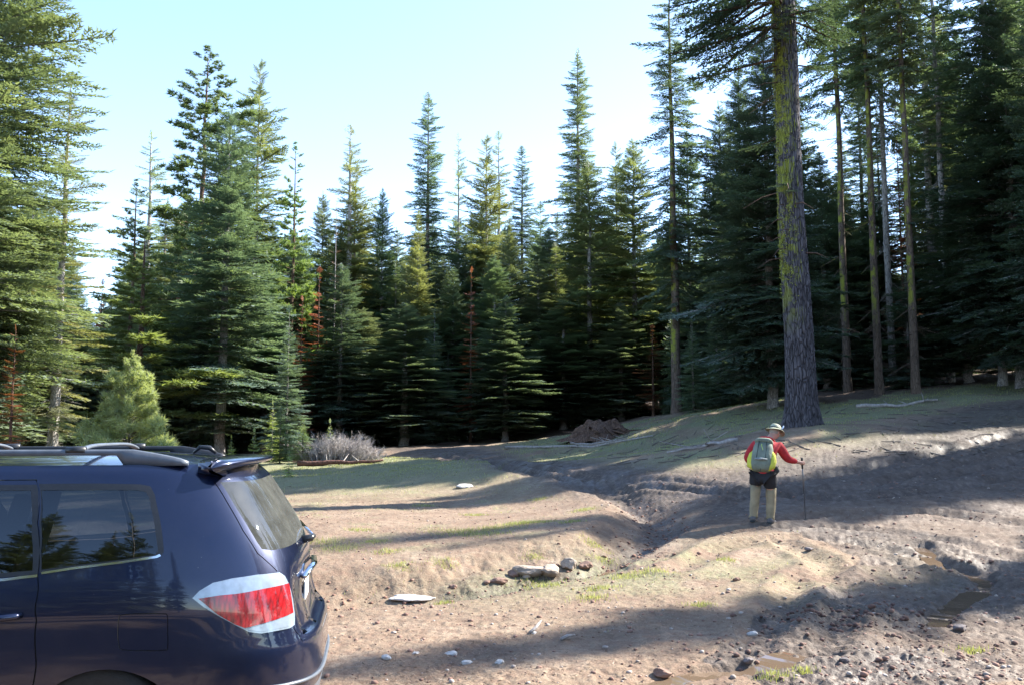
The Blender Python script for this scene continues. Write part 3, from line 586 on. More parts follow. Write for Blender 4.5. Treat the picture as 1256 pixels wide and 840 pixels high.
def build_trees():
    for i, (k, px, py, Y, hw, tint, nm, lb) in enumerate(T_):
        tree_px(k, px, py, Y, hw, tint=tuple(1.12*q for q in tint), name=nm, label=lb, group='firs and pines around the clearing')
    # the bright young pine and saplings behind the car
    p = gp(160, 572); tree('bright', unproj(163, 440, 27)[0], 27, unproj(163, 438, 27)[2]-gz(-11.5, 27), 1.0, name='pine_tree', label='round bright pale green young pine behind the car roof', cat='tree')
    for px, top, Y, lb in [(312, 528, 30, 'low bright fir seedling just behind the car spoiler'), (284, 536, 31, 'low fir seedling left of the one behind the spoiler'), (355, 547, 27, 'tiny bright seedling in front of the dark boulder'),
                           (405, 517, 41, 'small fir seedling poking out behind the grey brush'), (335, 495, 40, 'small fir seedling at the dark boulder')]:
        tree_px('sapling', px, top, Y, None, tint=(2.3, 2.3, 1.3), name='fir_sapling', label=lb, cat='sapling', group='seedlings left of the clearing')
    # deeper rows, none of them told apart; tints lightened to lift the shade
    rng = random.Random(5); kinds = ['fir1', 'fir3', 'fir2', 'fir4', 'fir1']
    def skyline(px):   # the lowest top line of the photo's woods, deeper trees stay under it
        return float(np.interp(px, [-200, 60, 110, 135, 200, 340, 380, 480, 560, 620, 680, 750, 800, 900, 990, 1040, 1110, 1180, 1400], [150, 200, 325, 345, 235, 240, 255, 262, 245, 232, 240, 238, 260, 290, 300, 300, 300, 300, 320]))
    for row, (Y0, n, add) in enumerate([(68, 36, 22), (80, 34, 8), (94, 24, 0), (110, 12, 0), (130, 14, 10), (55, 18, 100)]):
        for i in range(n):
            px = -150+(1256+330)*(i+.5+rng.uniform(-.3, .3))/n
            if row == 5 and 690 < px < 1256 and False: continue
            Y = Y0+rng.uniform(-4, 4)+(0 if px < 850 else -14*(row != 5)); py = skyline(px)+add+rng.uniform(0, 50)
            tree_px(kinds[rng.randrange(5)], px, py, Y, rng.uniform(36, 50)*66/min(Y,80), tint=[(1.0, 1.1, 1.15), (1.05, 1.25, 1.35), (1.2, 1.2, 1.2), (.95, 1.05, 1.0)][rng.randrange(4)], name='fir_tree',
                    label='fir merged into the deep rows of the wood behind the front trees', group='firs deep in the wood')
    for i in range(22):   # slim firs standing in the front rows
        px = 130+i*33+rng.uniform(-10, 10); Y = rng.uniform(60, 70)
        tree_px(['fir1', 'fir3', 'tall1'][i % 3], px, skyline(px)+rng.uniform(10, 75), Y, rng.uniform(20, 26), tint=[(1.1, 1.25, 1.2), (1.35, 1.3, 1.05), (.95, 1.1, 1.1)][rng.randrange(3)], name='fir_tree',
                label='slim fir closing the gaps between the taller front firs', group='slim firs in the front rows')
    # small understorey firs under the front row, tint lightened in place of fill light
    for i in range(56):
        px = 60+i*22+rng.uniform(-12, 12); Y = (50 if px < 400 else 58 if px < 820 else 44)+rng.uniform(-2, 7)
        tree_px(['young1', 'young2'][i % 2], px, rng.uniform(350, 450), Y, rng.uniform(15, 25), tint=(1.25, 1.4, 1.3), name='fir_tree',
                label='small shaded fir in the understorey at the foot of the front trees', group='small firs under the front trees')
def huge_fir():
    tree('near2', 20.5, 29.6, 16.5, tint=DK, label='dark fir just outside the right edge that shades the huge trunk', cat='tree', group='trees standing outside the frame')
    tree('fir1', 27, 38, 24, tint=DK, label='fir of the surrounding wood outside the frame', cat='tree', group='trees standing outside the frame')
    g = gp(983, 522); Y = g[1]; x0 = g[0]; H = 38.; rng = np.random.RandomState(77)
    e = empty('fir_tree', (x0, Y, g[2]-.05), label='huge old fir with thick lichen streaked trunk beside the hiker', cat='tree')
    zz = np.r_[-.5, 0, .25, .6, 1.2, np.linspace(2, 36, 22), 38]; r0 = .47
    rr = np.interp(zz, [-.5, 0, .25, .6, 1.2, 3, 8, 14, 25, 38], [.62, .56, .50, .45, .42, .395, .35, .31, .22, .03])
    rows = []; n = 120; z2 = np.r_[np.linspace(-.5, 13, 240), np.linspace(13.3, 38, 60)]; rr = np.interp(z2, zz, rr); zz = z2
    for z, r in zip(zz, rr):
        a = np.arange(n)*2*np.pi/n; xa = 3.2*np.cos(a); ya = 3.2*np.sin(a); rg_ = 1-2*np.abs(vnoise(xa*2.6+z*.12, ya*2.6+z*1.1, 90)-.5)
        lob = 1+.13*np.cos(a*5+1)*math.exp(-max(z, 0)/.6)+.018*np.cos(a*3+z*.4)-.10*rg_**5+.05*(vnoise(xa*7, ya*7+z*3, 91)-.5)
        rows.append(np.stack([r*lob*np.cos(a)-.012*z+.03*math.sin(z*.7), r*lob*np.sin(a), np.full(n, z)], 1))
    V, F = loft(rows, True); tk = part('trunk', V, F, M_BARK_BIG, e, True)
    T = [fir_branch(rng, 2.5, .10, .06, .095, .020, bare=.3) for _ in range(5)]; tri = []; vv = []; st = MB()
    def put(L, az, el, h, dr, wid=1):
        tm = T[rng.randint(5)]*(L/2.5)*np.array([1, wid, 1]); q = tm[..., 0]/L; p = tm.copy(); p[..., 2] += -dr*L*q**1.8+dr*.5*L*np.clip(q, 0, 1.2)**4
        def rot(p):
            c, s = math.cos(el), math.sin(el); X = p[..., 0]*c-p[..., 2]*s; Z = p[..., 0]*s+p[..., 2]*c; ca, sa = math.cos(az), math.sin(az)
            return np.stack([X*ca-p[..., 1]*sa-.012*h, X*sa+p[..., 1]*ca, Z+h], -1)
        tri.append(rot(p)); vv.append(np.repeat(np.clip(rng.uniform(0, .45)+rng.uniform(0, .55, len(tm)), 0, 1), 3))
        k = np.linspace(0, .97, 5); ln = np.stack([k*L, 0*k, -dr*L*k**1.8+dr*.5*L*k**4], 1); V, F = tube(rot(ln), np.linspace(.05, .012, 5)*L/3, 5, False); st.add(V, F)
    for h in np.arange(11.8, 37.5, .36):
        t = max(0, (h-12.2)/25.3); n_ = 5
        for k in range(n_):
            if rng.rand() < .15: continue
            a_ = rng.uniform(0, 6.28); put(3.3*(1-t)**.45*rng.uniform(.65, 1.1)*(.62 if math.cos(a_) > .1 else 1), a_, -.3+.7*t+rng.normal(0, .1), h, .32)
    for az, L, h in [(3.2, 3.6, 11.6), (3.5, 3.3, 12.3), (2.9, 3.2, 13.0), (3.3, 3.0, 10.6), (3.8, 2.8, 11.5), (2.7, 2.2, 11.4), (5.9, 1.8, 10.4), (0.2, 2.2, 11.8), (5.7, 2.0, 12.4), (4.3, 2.6, 12.2), (5.0, 2.2, 11.8),
                     (3.0, 1.4, 8.3), (3.9, 1.2, 6.9), (4.4, .9, 6.7), (0.2, 1.3, 8.9), (5.6, .8, 9.4)]: put(L, az, -.12, h, .30)
    for i in range(16):   # bare dead twigs low down the bole
        h = rng.uniform(4, 11); az = rng.uniform(2.4, 6.6); L = rng.uniform(.3, 1.1); P = [[.3*math.cos(az)-.012*h, .3*math.sin(az), h], [(.35+L*.5)*math.cos(az), (.35+L*.5)*math.sin(az), h-.1*L], [(.35+L)*math.cos(az+.1), (.35+L)*math.sin(az+.1), h-.4*L]]
        V, F = tube(P, [.02, .013, .005], 4, False); st.add(V, F)
    tri = np.concatenate(tri).reshape(-1, 3); me = nmesh('crown', tri, np.arange(len(tri)).reshape(-1, 3), M_FIR); attr(me, 'v', np.concatenate(vv))
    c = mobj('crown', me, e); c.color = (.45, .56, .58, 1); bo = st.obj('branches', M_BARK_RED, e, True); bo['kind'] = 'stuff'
    # tufts of yellow-green wolf lichen down the left of the bole
    B = []; D = []
    for i in range(2600):
        h = rng.uniform(3.6, 12.5); a = rng.normal(3.55, .5); r = np.interp(h, [0, 3, 8, 14], [.56, .395, .35, .31])
        if fbm(a*3.2, h*1.1, 3, 61) < -.02 or rng.rand() > (h-2.2)/3: continue
        c0 = np.array([r*math.cos(a)-.012*h, r*math.sin(a), h])
        for q in range(3): B.append(c0+rng.normal(0, .012, 3)); d = np.array([math.cos(a), math.sin(a), 0])*.7+rng.normal(0, .6, 3); D.append(d/np.linalg.norm(d))
    B = np.array(B); D = np.array(D); n = len(B); lt = tri_cards(B, D, rng.uniform(.03, .07, n), np.full(n, .012), rng.normal(0, 1, (n, 3))).reshape(-1, 3)
    M_L = foliage('wolf_lichen', (.27, .30, .05), (.40, .42, .10), .2); me = nmesh('lichen', lt, np.arange(len(lt)).reshape(-1, 3), M_L); attr(me, 'v', np.repeat(rng.rand(n), 3))
    mobj('lichen', me, e, kind='stuff')

def pale_dead_tree():
    Y = 33.; base = unproj(1102, 480, Y); g0 = np.array([base[0], Y, gz(base[0], Y)])
    e = empty('dead_tree', tuple(g0), label='pale broken dead tree with curved bare limbs between the tall right trunks', cat='tree')
    def line(pp, r0, r1, nm):
        P = np.array(smoothline([unproj(a, b, Y+d) for a, b, d in pp], 5))-g0; V, F = tube(P, np.linspace(r0, r1, len(P)), 6); part(nm, V, F, M_DEADWOOD, e, True)
    P0 = [(1102, 484, 0), (1098, 400, 0), (1094, 310, .1), (1090, 240, 0), (1086, 180, 0)]
    line(P0, .06, .03, 'trunk')
    for pp in ([(1092, 280, 0), (1104, 240, .3), (1098, 190, .5), (1084, 140, .4), (1066, 60, .2)], [(1094, 310, 0), (1076, 250, .3), (1064, 205, .2), (1062, 150, 0)], [(1098, 400, 0), (1080, 360, .2), (1068, 300, .3), (1072, 240, 0)],
               [(1093, 300, 0), (1108, 260, -.2), (1116, 190, 0), (1110, 120, 0)], [(1096, 350, 0), (1114, 330, .2), (1122, 290, .2)]): line(pp, .022, .007, 'branch')
# ------------------------------------------------------------------ the car
CAR_P = np.array([-1.2415, 5.8195]); CAR_A = .1543
def car_world(s, w_, z):
    c, sn = math.cos(CAR_A), math.sin(CAR_A); return np.stack([CAR_P[0]-s*c+w_*sn, CAR_P[1]-s*sn-w_*c, z+0*s], -1)
def spline(xs, ys):
    xs = np.array(xs, float); ys = np.array(ys, float); h = np.diff(xs); d = np.diff(ys)/h; m = np.zeros(len(xs)); m[0] = d[0]; m[-1] = d[-1]
    for i in range(1, len(xs)-1):
        m[i] = 0 if d[i-1]*d[i] <= 0 else (h[i-1]+h[i])*3/((2*h[i]+h[i-1])/d[i-1]+(h[i]+2*h[i-1])/d[i])
    def f(x):
        x = np.clip(x, xs[0], xs[-1]); i = np.clip(np.searchsorted(xs, x)-1, 0, len(xs)-2); t = (x-xs[i])/h[i]
        return ys[i]*(1+2*t)*(1-t)**2+m[i]*h[i]*t*(1-t)**2+ys[i+1]*t*t*(3-2*t)+m[i+1]*h[i]*t*t*(t-1)
    return f
fW = spline([.08, .20, .34, .48, .62, .75, .88, .97, 1.05, 1.12, 1.22, 1.40, 1.55, 1.63, 1.67], [.86, .90, .935, .948, .955, .957, .955, .948, .935, .917, .89, .832, .775, .735, .695])
fR = spline([.08, .2, .34, .5, .65, .74, .82, .95, 1.1, 1.22, 1.33, 1.47, 1.58, 1.67], [.08, .0, -.035, -.055, -.05, -.025, .0, .03, .078, .130, .190, .280, .355, .46])
fF = spline([.08, .25, .5, .75, .88, .95, 1.0, 1.06, 1.12, 1.3, 1.5, 1.67], [4.62, 4.72, 4.79, 4.74, 4.64, 4.5, 4.25, 4.02, 3.9, 3.62, 3.33, 3.1])
def _sup(n, D, W):
    ph = np.linspace(0, 1, 4001)*np.pi/2; p = 1-np.cos(ph)**(2/n); q = np.sin(ph)**(2/n); L = np.r_[0, np.cumsum(np.hypot(np.diff(p*D), np.diff(q*W)))]; return p, q, L
_pr, _qr, _Lr = _sup(4.0, 1.1, .95); _pf, _qf, _Lf = _sup(3.2, 1.2, .95)
A1 = _Lr[-1]; A2 = A1+4.79-1.1-1.2; A3 = A2+_Lf[-1]
def S(a, z):
    a = np.asarray(a, float); z = np.asarray(z, float); W = fW(z); R = fR(z); F = fF(z)
    ar = np.clip(a, 0, A1); p = np.interp(ar, _Lr, _pr); q = np.interp(ar, _Lr, _qr)
    af = np.clip(A3-a, 0, _Lf[-1]); p2 = np.interp(af, _Lf, _pf); q2 = np.interp(af, _Lf, _qf)
    t = np.clip((a-A1)/(A2-A1), 0, 1)
    s = np.where(a < A1, R+1.1*p, np.where(a > A2, F-1.2*p2, (R+1.1)*(1-t)+(F-1.2)*t)); w_ = np.where(a < A1, W*q, np.where(a > A2, W*q2, W))
    # tailgate set in above the bumper ledge, lamp shoulder
    mk = smooth01((.74*W-w_)/.16)*(a < A1); led = smooth01((z-.705)/.03)*(1-smooth01((z-.85)/.3)); s = s+.055*mk*led
    mk2 = np.exp(-(w_/.34)**4)*np.exp(-((z-.84)/.12)**4)*(a < A1); s = s+.02*mk2
    # slight belt crease and a hollow low on the door
    w_ = w_-.012*np.exp(-((z-.42)/.10)**2)*(a > A1*.8)*np.sign(w_)
    return np.stack([s, w_, z+0*s], -1)
def Nrm(a, z):
    e = 1e-3; da = S(a+e, z)-S(np.maximum(a-e, 0), z); dz = S(a, np.minimum(z+e, 1.67))-S(a, z-e)
    n = np.cross(dz, da); n /= np.linalg.norm(n, axis=-1)[..., None]+1e-12
    n0 = np.stack([-np.ones_like(n[..., 0])*(np.asarray(a) < .3), np.asarray(a) >= .3, 0*n[..., 0]], -1)
    return n*np.sign((n*n0).sum(-1))[..., None]
_ga, _gz = np.meshgrid(np.linspace(0, 2.9, 900), np.linspace(.1, 1.67, 900)); _gs = S(_ga, _gz); _gw = car_world(_gs[..., 0], _gs[..., 1], _gs[..., 2]); _gpx = proj(_gw)
_gn = Nrm(_ga, _gz); _cc, _sn = math.cos(CAR_A), math.sin(CAR_A)
_gnw = np.stack([-_gn[..., 0]*_cc+_gn[..., 1]*_sn, -_gn[..., 0]*_sn-_gn[..., 1]*_cc, _gn[..., 2]], -1); _vis = ((np.array([0, 0, EYE])-_gw)*_gnw).sum(-1) > 0
_gpv = np.where(_vis[..., None], _gpx, 1e6)
def av(s, z):
    R = float(fR(z)); F = float(fF(z)); return (A1+(A2-A1)*(s-R-1.1)/(F-1.2-R-1.1), z)
def az(px, py):
    d = ((_gpv-np.array([px, py]))**2).sum(-1); i = np.unravel_index(np.argmin(d), d.shape); return (_ga[i], _gz[i])
def azl(*pp): return [az(a, b) for a, b in zip(pp[::2], pp[1::2])]
def dens(P, step=.03, closed=True):
    o = []; n = len(P)
    for i in range(n if closed else n-1):
        a = np.array(P[i]); b = np.array(P[(i+1) % n]); k = max(1, int(np.ceil(np.linalg.norm(b-a)/step)))
        for j in range(k): o.append(tuple(a+(b-a)*j/k))
    if not closed: o.append(tuple(P[-1]))
    return o
def chaikin(P, it=2, keep=()):
    for _ in range(it):
        o = []; n = len(P)
        for i in range(n):
            a = np.array(P[i]); b = np.array(P[(i+1) % n]); o += [tuple(a*.75+b*.25), tuple(a*.25+b*.75)]
        P = o
    return P
def offset(P, d):
    P = np.array(P); n = len(P); ar = .5*sum(P[i][0]*P[(i+1) % n][1]-P[(i+1) % n][0]*P[i][1] for i in range(n)); sg = 1 if ar > 0 else -1; o = []
    for i in range(n):
        e1 = P[i]-P[i-1]; e2 = P[(i+1) % n]-P[i]; n1 = np.array([e1[1], -e1[0]])/(np.linalg.norm(e1)+1e-9); n2 = np.array([e2[1], -e2[0]])/(np.linalg.norm(e2)+1e-9)
        m = n1+n2; m /= np.linalg.norm(m)+1e-9; o.append(tuple(P[i]+sg*m*d/max(.5, np.dot(m, n1))))
    return o
def strip(P, wd):
    P = np.array(P, float); T = np.gradient(P, axis=0); T /= np.linalg.norm(T, axis=1)[:, None]; n = np.stack([-T[:, 1], T[:, 0]], 1)*wd/2
    return [tuple(p) for p in P+n]+[tuple(p) for p in (P-n)[::-1]]
def paint(name, col, **k):
    m, t, b, o = newmat(name); b.inputs['Base Color'].default_value = (*col, 1); b.inputs['Metallic'].default_value = .55; b.inputs['Roughness'].default_value = .32
    b.inputs['Coat Weight'].default_value = 1; b.inputs['Coat Roughness'].default_value = .015; b.inputs['Coat IOR'].default_value = 1.5
    tc = N(t, 'ShaderNodeTexCoord'); n1 = noise(t, tc.outputs['Object'], 900, 2); c = mix(t, 1.0, col, mrange(t, n1, .3, .7, .75, 1.3), 'MULTIPLY')
    dst = noise(t, tc.outputs['Object'], 3.0, 6, .7); sp = N(t, 'ShaderNodeTexVoronoi'); sp.inputs['Scale'].default_value = 22; t.links.new(tc.outputs['Object'], sp.inputs['Vector'])
    sm = N(t, 'ShaderNodeMath', operation='LESS_THAN'); sm.inputs[1].default_value = .045; t.links.new(sp.outputs['Distance'], sm.inputs[0])
    sx = N(t, 'ShaderNodeMath', operation='MULTIPLY'); t.links.new(sm.outputs[0], sx.inputs[0]); t.links.new(mrange(t, dst, .5, .65, 0, .35), sx.inputs[1])
    c = mix(t, sx.outputs[0], c, (.35, .33, .32)); c = mix(t, mrange(t, dst, .35, .75, 0.0, .035), c, (.30, .25, .22)); t.links.new(c, b.inputs['Base Color'])
    t.links.new(mrange(t, dst, .4, .7, .012, .05), b.inputs['Coat Roughness'])
    return m
def glass(name, tint, dust=.0, transp=.25):
    m, t, b, o = newmat(name); t.nodes.remove(b)
    tr = N(t, 'ShaderNodeBsdfTransparent'); tr.inputs[0].default_value = (*tint, 1); gl = N(t, 'ShaderNodeBsdfGlossy'); gl.inputs['Roughness'].default_value = .01; gl.inputs[0].default_value = (.9, .95, 1, 1)
    fr = N(t, 'ShaderNodeFresnel'); fr.inputs[0].default_value = 1.75; ms = N(t, 'ShaderNodeMixShader'); t.links.new(fr.outputs[0], ms.inputs[0]); t.links.new(tr.outputs[0], ms.inputs[1]); t.links.new(gl.outputs[0], ms.inputs[2]); out = ms.outputs[0]
    if dust:
        tc = N(t, 'ShaderNodeTexCoord'); n = noise(t, tc.outputs['Object'], 7, 8, .75); d = N(t, 'ShaderNodeBsdfDiffuse'); d.inputs[0].default_value = (.30, .31, .29, 1)
        m2 = N(t, 'ShaderNodeMixShader'); t.links.new(mrange(t, n, .3, .7, dust*.6, dust*1.4), m2.inputs[0]); t.links.new(out, m2.inputs[1]); t.links.new(d.outputs[0], m2.inputs[2]); out = m2.outputs[0]
    t.links.new(out, o.inputs[0]); return m
def build_car():
    M_P = paint('dark_blue_paint', (.0015, .008, .038)); M_BLK = simple('black_plastic', (.018, .019, .022), .35, noise=.2, nscale=40); M_GAP = simple('shut_line', (.004, .004, .005), .9)
    M_GL = glass('privacy_glass', (.24, .28, .32)); M_RG = glass('dusty_rear_glass', (.16, .18, .19), .15)
    M_CH = simple('chrome', (.78, .80, .84), .08, 1); M_GREY = simple('weathered_grey_plastic', (.10, .115, .14), .38, noise=.15, nscale=15)
    M_CLR = simple('clear_lens', (.29, .35, .41), .25, .35, coat=1, noise=.12, nscale=30); M_INT = simple('cabin_fabric', (.09, .085, .08), .9); M_RUB = simple('tyre_rubber', (.02, .02, .02), .8, bump=.004, bscale=40)
    M_RIM = simple('alloy', (.5, .5, .52), .3, .9)
    m, t, b, o = newmat('red_lens'); tc = N(t, 'ShaderNodeTexCoord'); mp = N(t, 'ShaderNodeMapping'); mp.inputs['Rotation'].default_value = (0, .75, 0); mp.inputs['Scale'].default_value = (70, 3, 16); t.links.new(tc.outputs['Object'], mp.inputs['Vector'])
    vo = N(t, 'ShaderNodeTexVoronoi'); vo.inputs['Scale'].default_value = 1; t.links.new(mp.outputs[0], vo.inputs['Vector'])
    t.links.new(ramp(t, vo.outputs['Distance'], [(.1, (.42, .010, .014)), (.45, (.30, .004, .008)), (.9, (.09, .001, .003))]).outputs[0], b.inputs['Base Color']); b.inputs['Roughness'].default_value = .25; b.inputs['Coat Weight'].default_value = 1
    M_RED = m
    root = empty('parked_car', (CAR_P[0], CAR_P[1], 0), math.pi+CAR_A, label='dark blue estate car with roof rails parked in the lower left corner', cat='car')
    # local frame of the empty: +x = towards the car's front, +y = far side?  (rotated by pi+A): local (s, w) -> world
    def loc(P, sgn=1): P = np.asarray(P, float).reshape(-1, 3); return np.stack([P[:, 0], P[:, 1]*sgn, P[:, 2]], 1)
    loops = {}
    qo = azl(48, 593, 120, 592.5, 172, 593.5, 184, 596, 190, 606, 195, 630, 199, 655, 201, 676, 197, 682, 150, 689, 100, 695.5, 48.5, 702.5, 48.2, 675, 48, 640)
    qi = azl(50.5, 601, 120, 600, 168, 600.5, 179, 602.5, 183, 610, 188, 635, 192, 660, 193.5, 674, 190, 679.5, 150, 685.5, 100, 692, 51, 698, 50.8, 675, 50.6, 640)
    loops['quarter_frame'] = qo; loops['quarter_glass'] = qi
    # rear glass trace, its far half by symmetry
    gl_l = azl(270, 591, 280, 606, 292, 626, 304, 646, 315, 664, 321, 673)
    gbot = azl(333, 674.5, 347, 671.5, 360, 666.5); z_b = gbot[-1][1]; ztop = gl_l[0][1]
    gp_ = gl_l+gbot+[(0, z_b-.004), (0, ztop)]; loops['rear_glass'] = gp_
    lo = azl(237.5, 733, 245, 725, 262, 715, 285, 710, 315, 705.5, 342, 702.5, 348, 707, 353, 717, 357.5, 735, 360, 753, 360, 765, 354, 769, 335, 773, 320, 775.5, 305, 773.5, 290, 766, 270, 755, 250, 743)
    loops['lamp_rim'] = offset(lo, .004); li = offset(lo, -.006); loops['lamp_clear'] = li
    rd = azl(243.5, 733.5, 270, 729.5, 292, 727.5, 322, 722, 352.5, 715, 356, 735, 358, 751, 330, 761.5, 300, 769.5, 288, 765, 266, 752); loops['lamp_red'] = rd
    fd = chaikin(azl(149, 753, 203, 752, 206, 756, 206, 793, 203, 797, 150, 797, 146, 793, 146, 757), 1); loops['fuel_gap'] = offset(fd, .004); loops['fuel_door'] = fd
    # rear door: everything between its rear cut and s ~ 2.45, forwards the front door
    c0 = az(45.5, 590)[0]; c1 = az(46, 706); c2 = az(41, 838); cut = [(c0, az(45.5, 588)[1]), (az(46, 640)[0], az(46, 640)[1]), c1, (az(45, 760)[0], az(45, 760)[1]), c2, (c2[0]+.12, .30)]
    ctop = cut[0][1]; rear = [tuple(c) for c in cut]; a_r = rear[0][0]
    def door(a0l, a1, name):
        p = a0l+[(a1+.06, .30), (a1, ctop)]; loops[name+'_gap'] = offset(p, .004); loops[name] = offset(p, -.003)
    s0 = float(S(*c1)[0]); zb = az(44, 705)[1]; door0 = [av(s0, z) for z in (ctop, 1.3, zb, .8)]+[cut[4], cut[5]]
    sm = s0+.90
    def vline(s_, zs): return [av(s_, z) for z in zs]
    p = rear+vline(sm+.0, (.30, .8, zb, 1.3, ctop)); loops['rear_door_gap'] = offset(p, .004); loops['rear_door'] = offset(p, -.003)
    p = vline(sm+.012, (ctop, 1.3, zb, .8, .30))+vline(sm+1.0, (.30, .8, 1.0))+[av(sm+.40, ctop)]; loops['front_door_gap'] = offset(p, .004); loops['front_door'] = offset(p, -.003)
    f0 = azl(45, 594, 45.2, 640, 46, 704.5); g0 = azl(37.5, 601, 38.5, 650, 40, 699)
    loops['rear_door_frame'] = f0+[av(sm-.012, zb-.03), av(sm-.012, 1.3), av(sm-.012, f0[0][1])]
    loops['rear_door_glass'] = g0+[av(sm-.07, zb-.02), av(sm-.07, 1.3), av(sm-.07, g0[0][1])]
    loops['front_door_frame'] = vline(sm+.025, (f0[0][1], 1.3, zb-.03))+[av(sm+.95, zb-.05), av(sm+.42, f0[0][1])]
    loops['front_door_glass'] = vline(sm+.085, (g0[0][1], 1.3, zb-.02))+[av(sm+.86, zb-.04), av(sm+.44, g0[0][1])]
    am = av(sm, .95)[0]
    # chrome belt strips and the seams
    loops['quarter_strip'] = strip(azl(51, 702.3, 100, 695.3, 150, 688.7, 192, 682.3, 197, 680), .011)
    loops['door_strip'] = strip(azl(46, 705.5, 25, 708, 6, 710.3)+[av(sm-.012, zb-.034)], .013)
    loops['bumper_seam'] = strip(azl(360, 770, 366, 778, 371, 786), .005)
    loops['gate_seam'] = strip([az(262, 590)]+azl(274, 608, 298, 650, 316, 678, 340, 700), .006)
    loops['wheel_rear'] = [(A_, .26+.375*math.sin(t_)) for t_ in np.linspace(-.6, math.pi+.6, 30) for A_ in [A1-(1.1-1.07)+0-.40*math.cos(t_)]]
    _ft = A1+(3.86-1.1)-.04; loops['wheel_front'] = [(_ft-.40*math.cos(t_), .26+.375*math.sin(t_)) for t_ in np.linspace(-.6, math.pi+.6, 30)]
    loops['wind_screen'] = [(A3-.0, 1.10), (A3-.62, 1.10), (A3-.50, 1.60), (A3, 1.60)]
    loops['bumper_low'] = [(0, .08), (0, .40), (.6, .40), (1.05, .36), (1.35, .28), (1.5, .08)]
    names = list(loops); rings = [dens(loops[n], .025) for n in names]
    pts = []
    aa = np.r_[np.arange(0, 2.6, .028), np.arange(2.6, A3, .07), A3]; zz = np.arange(.08, 1.6701, .0265); zz[-1] = 1.67
    for a in aa:
        for z in zz: pts.append((a, z))
    base = len(pts); faces = []
    for r in rings:
        r = [(max(0., min(A3, float(p[0]))), max(.08, min(1.67, float(p[1])))) for p in r]; r = [p for i, p in enumerate(r) if math.dist(p, r[i-1]) > 1e-4]
        if sum(r[i-1][0]*r[i][1]-r[i][0]*r[i-1][1] for i in range(len(r))) < 0: r = r[::-1]
        faces.append(list(range(len(pts), len(pts)+len(r)))); pts += r
    vs, es, fs, ov, oe, of = geometry.delaunay_2d_cdt([Vector(p) for p in pts], [], faces, 0, 1e-5)
    V2 = np.array([v[:] for v in vs]); order = names
    prio = {n: i for i, n in enumerate(['bumper_low', 'rear_door_gap', 'front_door_gap', 'rear_door', 'front_door', 'wind_screen', 'gate_seam', 'rear_glass', 'quarter_frame', 'quarter_glass', 'quarter_strip', 'rear_door_frame', 'front_door_frame',
            'door_strip', 'rear_door_glass', 'front_door_glass', 'fuel_gap', 'fuel_door', 'lamp_rim', 'lamp_clear', 'lamp_red', 'bumper_seam', 'wheel_rear', 'wheel_front'])}
    bucket = {}
    for f, o_ in zip(fs, of):
        if len(f) < 3: continue
        best = 'body'; bp = -1
        for k in o_:
            n = names[k]
            if prio[n] > bp: bp = prio[n]; best = n
        bucket.setdefault(best, []).append(f)
    P3 = S(V2[:, 0], V2[:, 1]); NN = Nrm(np.maximum(V2[:, 0], 1e-4), V2[:, 1])
    NN[V2[:, 0] < 2e-4, 1] = 0; NN /= np.linalg.norm(NN, axis=1)[:, None]
    def patch(keys, name, mat, parent, off=0, dome=0, both=True, one=False, **k):
        T = np.array([f for q in keys for f in bucket.get(q, [])]); 
        if not len(T): return None
        u, inv = np.unique(T, return_inverse=True); T = inv.reshape(T.shape); P = P3[u]+NN[u]*off; Nv = NN[u]
        if dome:
            c = V2[u].mean(0); d = np.linalg.norm((V2[u]-c)/(np.abs(V2[u]-c).max(0)+1e-6), axis=1); P = P+Nv*(dome*np.clip(1-d*.75, 0, 1))[:, None]
        # orient
        e1 = P[T[:, 1]]-P[T[:, 0]]; e2 = P[T[:, 2]]-P[T[:, 0]]; fn = np.cross(e1, e2); bad = (fn*Nv[T[:, 0]]).sum(1) < 0; T[bad] = T[bad][:, ::-1]
        objs = []
        def mk(P, T, Nv):
            me = nmesh(name, P, T, mat, True); me.normals_split_custom_set_from_vertices(Nv.tolist()); return mobj(name, me, parent, **k)
        P2 = P*[1, -1, 1]; N2 = Nv*[1, -1, 1]; T2 = T[:, ::-1]
        if both and one: return [mk(np.r_[P, P2], np.r_[T, T2+len(P)], np.r_[Nv, N2])]
        o1 = mk(P, T, Nv)
        return [o1]+([mk(P2, T2, N2)] if both else [])
    # NB local y: near side must be the side facing the camera
    body = patch(['body', 'rear_door_gap_'], 'body', M_P, root, one=True)[0]
    patch(['bumper_low'], 'bumper_skirt', M_GREY, root, one=True)
    patch(['rear_door_gap', 'front_door_gap', 'fuel_gap', 'bumper_seam', 'gate_seam'], 'shut_lines', M_GAP, root, -.006, one=True, kind='stuff')
